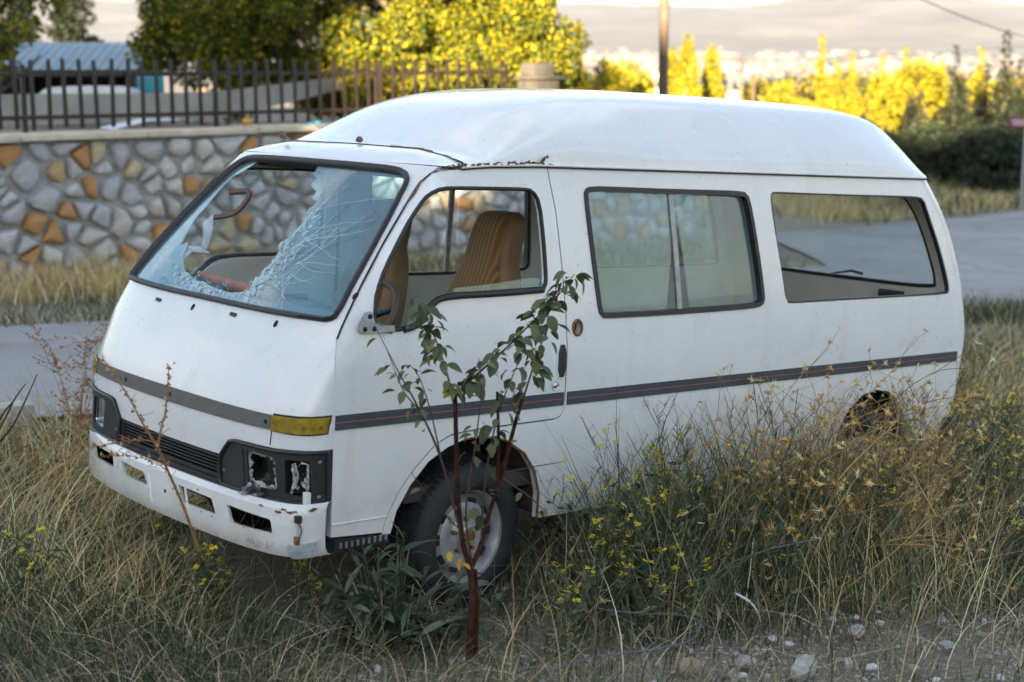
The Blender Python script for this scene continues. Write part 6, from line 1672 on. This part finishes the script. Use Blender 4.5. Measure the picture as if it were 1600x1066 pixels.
for b0, tp_ in stems_:
    for q in range(5):
        t = rr.uniform(.05, 1.0); p = b0 + (tp_ - b0) * t; a_ = rr.uniform(0, 6.28); s_ = rr.uniform(.6, 1.1) * (1.1 - .35 * t)
        obj('leaf', LL[rr.randint(0, 4)], bush_, loc=tuple(p), rot=(rr.uniform(-.5, .5), rr.uniform(-1.1, -.05), a_), scale=s_)

# ------------------------------------------------------------------ stones, wire, scraps
def rock(seed, n=2):
    rr = random.Random(seed); bm = bmesh.new(); bmesh.ops.create_icosphere(bm, subdivisions=n, radius=1.0)
    pl = [(Vector((rr.gauss(0, 1), rr.gauss(0, 1), rr.gauss(0, 1))).normalized(), rr.uniform(.55, .9)) for _ in range(9)]
    for v_ in bm.verts:
        for nrm, d in pl:
            e = v_.co.dot(nrm) - d
            if e > 0: v_.co -= nrm * e
        v_.co *= 1 + rr.uniform(-.03, .03)
    bm.verts.index_update(); V = [tuple(v_.co) for v_ in bm.verts]; Q = [[v_.index for v_ in f.verts] for f in bm.faces]; bm.free()
    return V, Q
RK = {m_: [new_mesh('pebble', *rock(s + i * 10), [M[m_]], None, True, 28) for s in range(4)] for i, m_ in enumerate(('pebble', 'pebble_tan', 'pebble_white'))}
rr = random.Random(15)
for (u_, v_, s_, kind, lab) in ((1072, 1048, .052, 'pebble_tan', 'largest tan rock at the bottom edge right of the middle'), (1255, 1052, .060, 'pebble', 'flat bluish grey stone at the bottom edge in the gravel'), (1208, 1000, .020, 'pebble_white', 'bright white stone chip above the gravel patch'), (1232, 1008, .020, 'pebble_white', 'grey white flake next to the bright white chip'), (1335, 967, .022, 'pebble_white', 'white stone chip in the dry grass at the right'), (1375, 975, .018, 'pebble_white', 'second white chip further right in the dry grass'), (1360, 1045, .022, 'pebble_white', 'white pebble near the bottom right corner gravel'), (1165, 1040, .040, 'pebble', 'rounded grey rock between the tan rock and the flat stone'), (1480, 1012, .030, 'pebble', 'grey rock at the right end of the gravel'), (1325, 1040, .028, 'pebble', 'dark grey rock in the gravel patch'), (1430, 1050, .030, 'pebble_tan', 'tan rock at the bottom right in the gravel'), (1340, 990, .035, 'pebble', 'half buried grey rock under the dry grass'), (1470, 975, .030, 'pebble', 'grey rock behind the gravel at the right')):
    g = gpos(u_, v_); obj('rock', RK[kind][rr.randint(0, 3)], None, loc=(g.x, g.y, g.z + s_ * .3), rot=(rr.uniform(-.3, .3), rr.uniform(-.3, .3), rr.uniform(0, 6)), scale=(s_ * 1.3, s_, s_ * .7), label=lab, category='rock')
for k in range(90):
    u_ = rr.choice([rr.uniform(1080, 1600), rr.uniform(1080, 1600), rr.uniform(700, 1080), rr.uniform(430, 620)]); v_ = rr.uniform(955, 1075) if u_ > 1080 else rr.uniform(975, 1075)
    g = gpos(u_, v_); s_ = rr.uniform(.006, .017); kd = rr.choice(['pebble', 'pebble', 'pebble', 'pebble_tan', 'pebble_white'])
    obj('pebble', RK[kd][rr.randint(0, 3)], None, loc=(g.x, g.y, g.z + s_ * .25), rot=(rr.uniform(-.5, .5), rr.uniform(-.5, .5), rr.uniform(0, 6)), scale=(s_ * 1.3, s_, s_ * .75), label=('small angular pebble in the bare gravel right of the barbed wire' if u_ > 1080 else 'small angular pebble on the soil around the sapling foot'), category='pebble', group='loose pebbles on the bare gravel')
gm = MB(); base = rock(3, 1)
GV = []; GF = []
bv = np.array(base[0]); bf = np.array(base[1]); nb = 0
for k in range(4200):
    u_ = rr.choice([rr.uniform(1050, 1700), rr.uniform(1050, 1700), rr.uniform(1050, 1700), rr.uniform(640, 1100), rr.uniform(-50, 640)]); v_ = rr.uniform(930, 1090)
    g = gpos(u_, v_); s_ = rr.uniform(.0025, .010) * rr.uniform(.5, 1); a_ = rr.uniform(0, 6.28); c, s2 = math.cos(a_), math.sin(a_)
    q = bv * np.array((s_ * 1.3, s_, s_ * .7)); q = np.c_[q[:, 0] * c - q[:, 1] * s2, q[:, 0] * s2 + q[:, 1] * c, q[:, 2]] + np.array((g.x, g.y, float(ground_z(np.array(g.x), np.array(g.y))) + s_ * .2))
    GV.append(q); GF.append(bf + nb * len(bv)); nb += 1
obj('gravel', new_mesh('gravel', np.concatenate(GV), np.concatenate(GF), [M['pebble']], None, False), kind='stuff', label='fine grey gravel scattered on the bare soil')
def barbed(L, lab):
    P_ = spline([np.array(pt(*p)) for p in L], 8); m_ = MB(); A = []; Bq = []
    for i, p in enumerate(P_):
        a_ = i * 1.1; o_ = np.array((math.cos(a_) * .0028, 0, math.sin(a_) * .0028)); A.append(p + o_); Bq.append(p - o_)
    m_.tube(A, .0019, 5); m_.tube(Bq, .0019, 5)
    w = m_.build('barbed_wire', M['wire'], None, label=lab, category='wire')
    bb = MB(); rr = random.Random(1)
    for i in range(3, len(P_) - 1, 5):
        p = P_[i]
        for k in range(4):
            d = np.array((rr.gauss(0, 1), rr.gauss(0, 1), rr.gauss(0, 1))); d /= np.linalg.norm(d); bb.tube([p - d * .004, p + d * .018], [.0018, .0006], 4)
    bb.build('barbs', M['wire'], w)
barbed([(985, 758, 6.6), (1030, 765, 6.5), (1070, 785, 6.4), (1110, 805, 6.3), (1150, 812, 6.3), (1185, 805, 6.3)], 'barbed wire strand arching over the weeds beside the van')
barbed([(860, 1050, 5.12), (900, 1034, 5.15), (960, 1022, 5.2), (1020, 1015, 5.2), (1080, 1000, 5.25), (1095, 975, 5.3)], 'barbed wire strand lying on the ground near the bottom edge')
barbed([(955, 845, 6.2), (935, 890, 5.9), (918, 925, 5.7), (935, 950, 5.6), (1000, 958, 5.6), (1070, 962, 5.6), (1120, 985, 5.5)], 'looping barbed wire strand among the yellow flowers')
barbed([(1130, 885, 6.2), (1180, 865, 6.2), (1230, 852, 6.2), (1280, 842, 6.2)], 'barbed wire strand through the foot of the thistle bush')
def scrap(name, u_, v_, d, L, Wd, rot, lab, mat='rag', cat='scrap', cu=.5):
    V = []; Q = []
    for i in range(9):
        t = i / 8; x = L * (t - .5); z = cu * L * .25 * math.sin(t * 3.3)
        w = Wd * (.35 + .65 * math.sin(math.pi * (t * .85 + .1)))
        V += [(x, -w / 2, z), (x, 0, z + w * .15), (x, w / 2, z)]
    for i in range(8):
        for k in range(2): Q.append((i * 3 + k, i * 3 + 3 + k, i * 3 + 4 + k, i * 3 + 1 + k))
    n_ = len(V); V += [(x, y, z - .0015) for x, y, z in V]; Q += [tuple(i + n_ for i in q[::-1]) for q in Q]
    obj(name, new_mesh(name, V, Q, [M[mat]], None, True), None, loc=tuple(pt(u_, v_, d)), rot=rot, label=lab, category=cat)
scrap('plastic_strip', 1170, 950, 5.75, .17, .022, (.4, .85, .3), 'long pale plastic strip leaning in the dry grass', cu=.5)
scrap('plastic_strip', 1121, 957, 5.75, .075, .018, (.2, 1.35, .8), 'short pale plastic scrap left of the long strip', cu=.4)
scrap('bent_panel', 1523, 672, 10.0, .17, .15, (.1, .25, .5), 'bent grey plastic panel lying behind the tail of the van', 'alu', 'panel', .9)
for (x, y, s_, lab) in ((.70, .82, .017, 'brown dried mud clod on the cab roof seam nearest the roof middle'), (.63, 1.30, .019, 'brown dried mud clod at the far edge of the cab roof')):
    p = van.matrix_basis @ Vector((x + .12, y, 1.852)); 
    obj('mud_clod', RK['pebble_tan'][1 if y < 1 else 2].copy(), None, loc=tuple(p), rot=(.2, .3, 1), scale=(s_ * 1.35, s_, s_ * .9), label=lab, category='clod').data.materials[0] = M['snail']

# ------------------------------------------------------------------ evening haze over the valley
a = Mat('valley_haze'); a.n.remove(a.p)
pv = a.node('ShaderNodeVolumePrincipled'); pv.inputs['Color'].default_value = (.33, .36, .43, 1); pv.inputs['Density'].default_value = HAZE; pv.inputs['Anisotropy'].default_value = .1
a.l.new(pv.outputs[0], a.out.inputs['Volume'])
hz_o = MB().box((0, 4300, 210), (13000, 9800, 600)).build('haze', a.m, None, smooth=False, kind='stuff', label='pale evening haze filling the valley air')
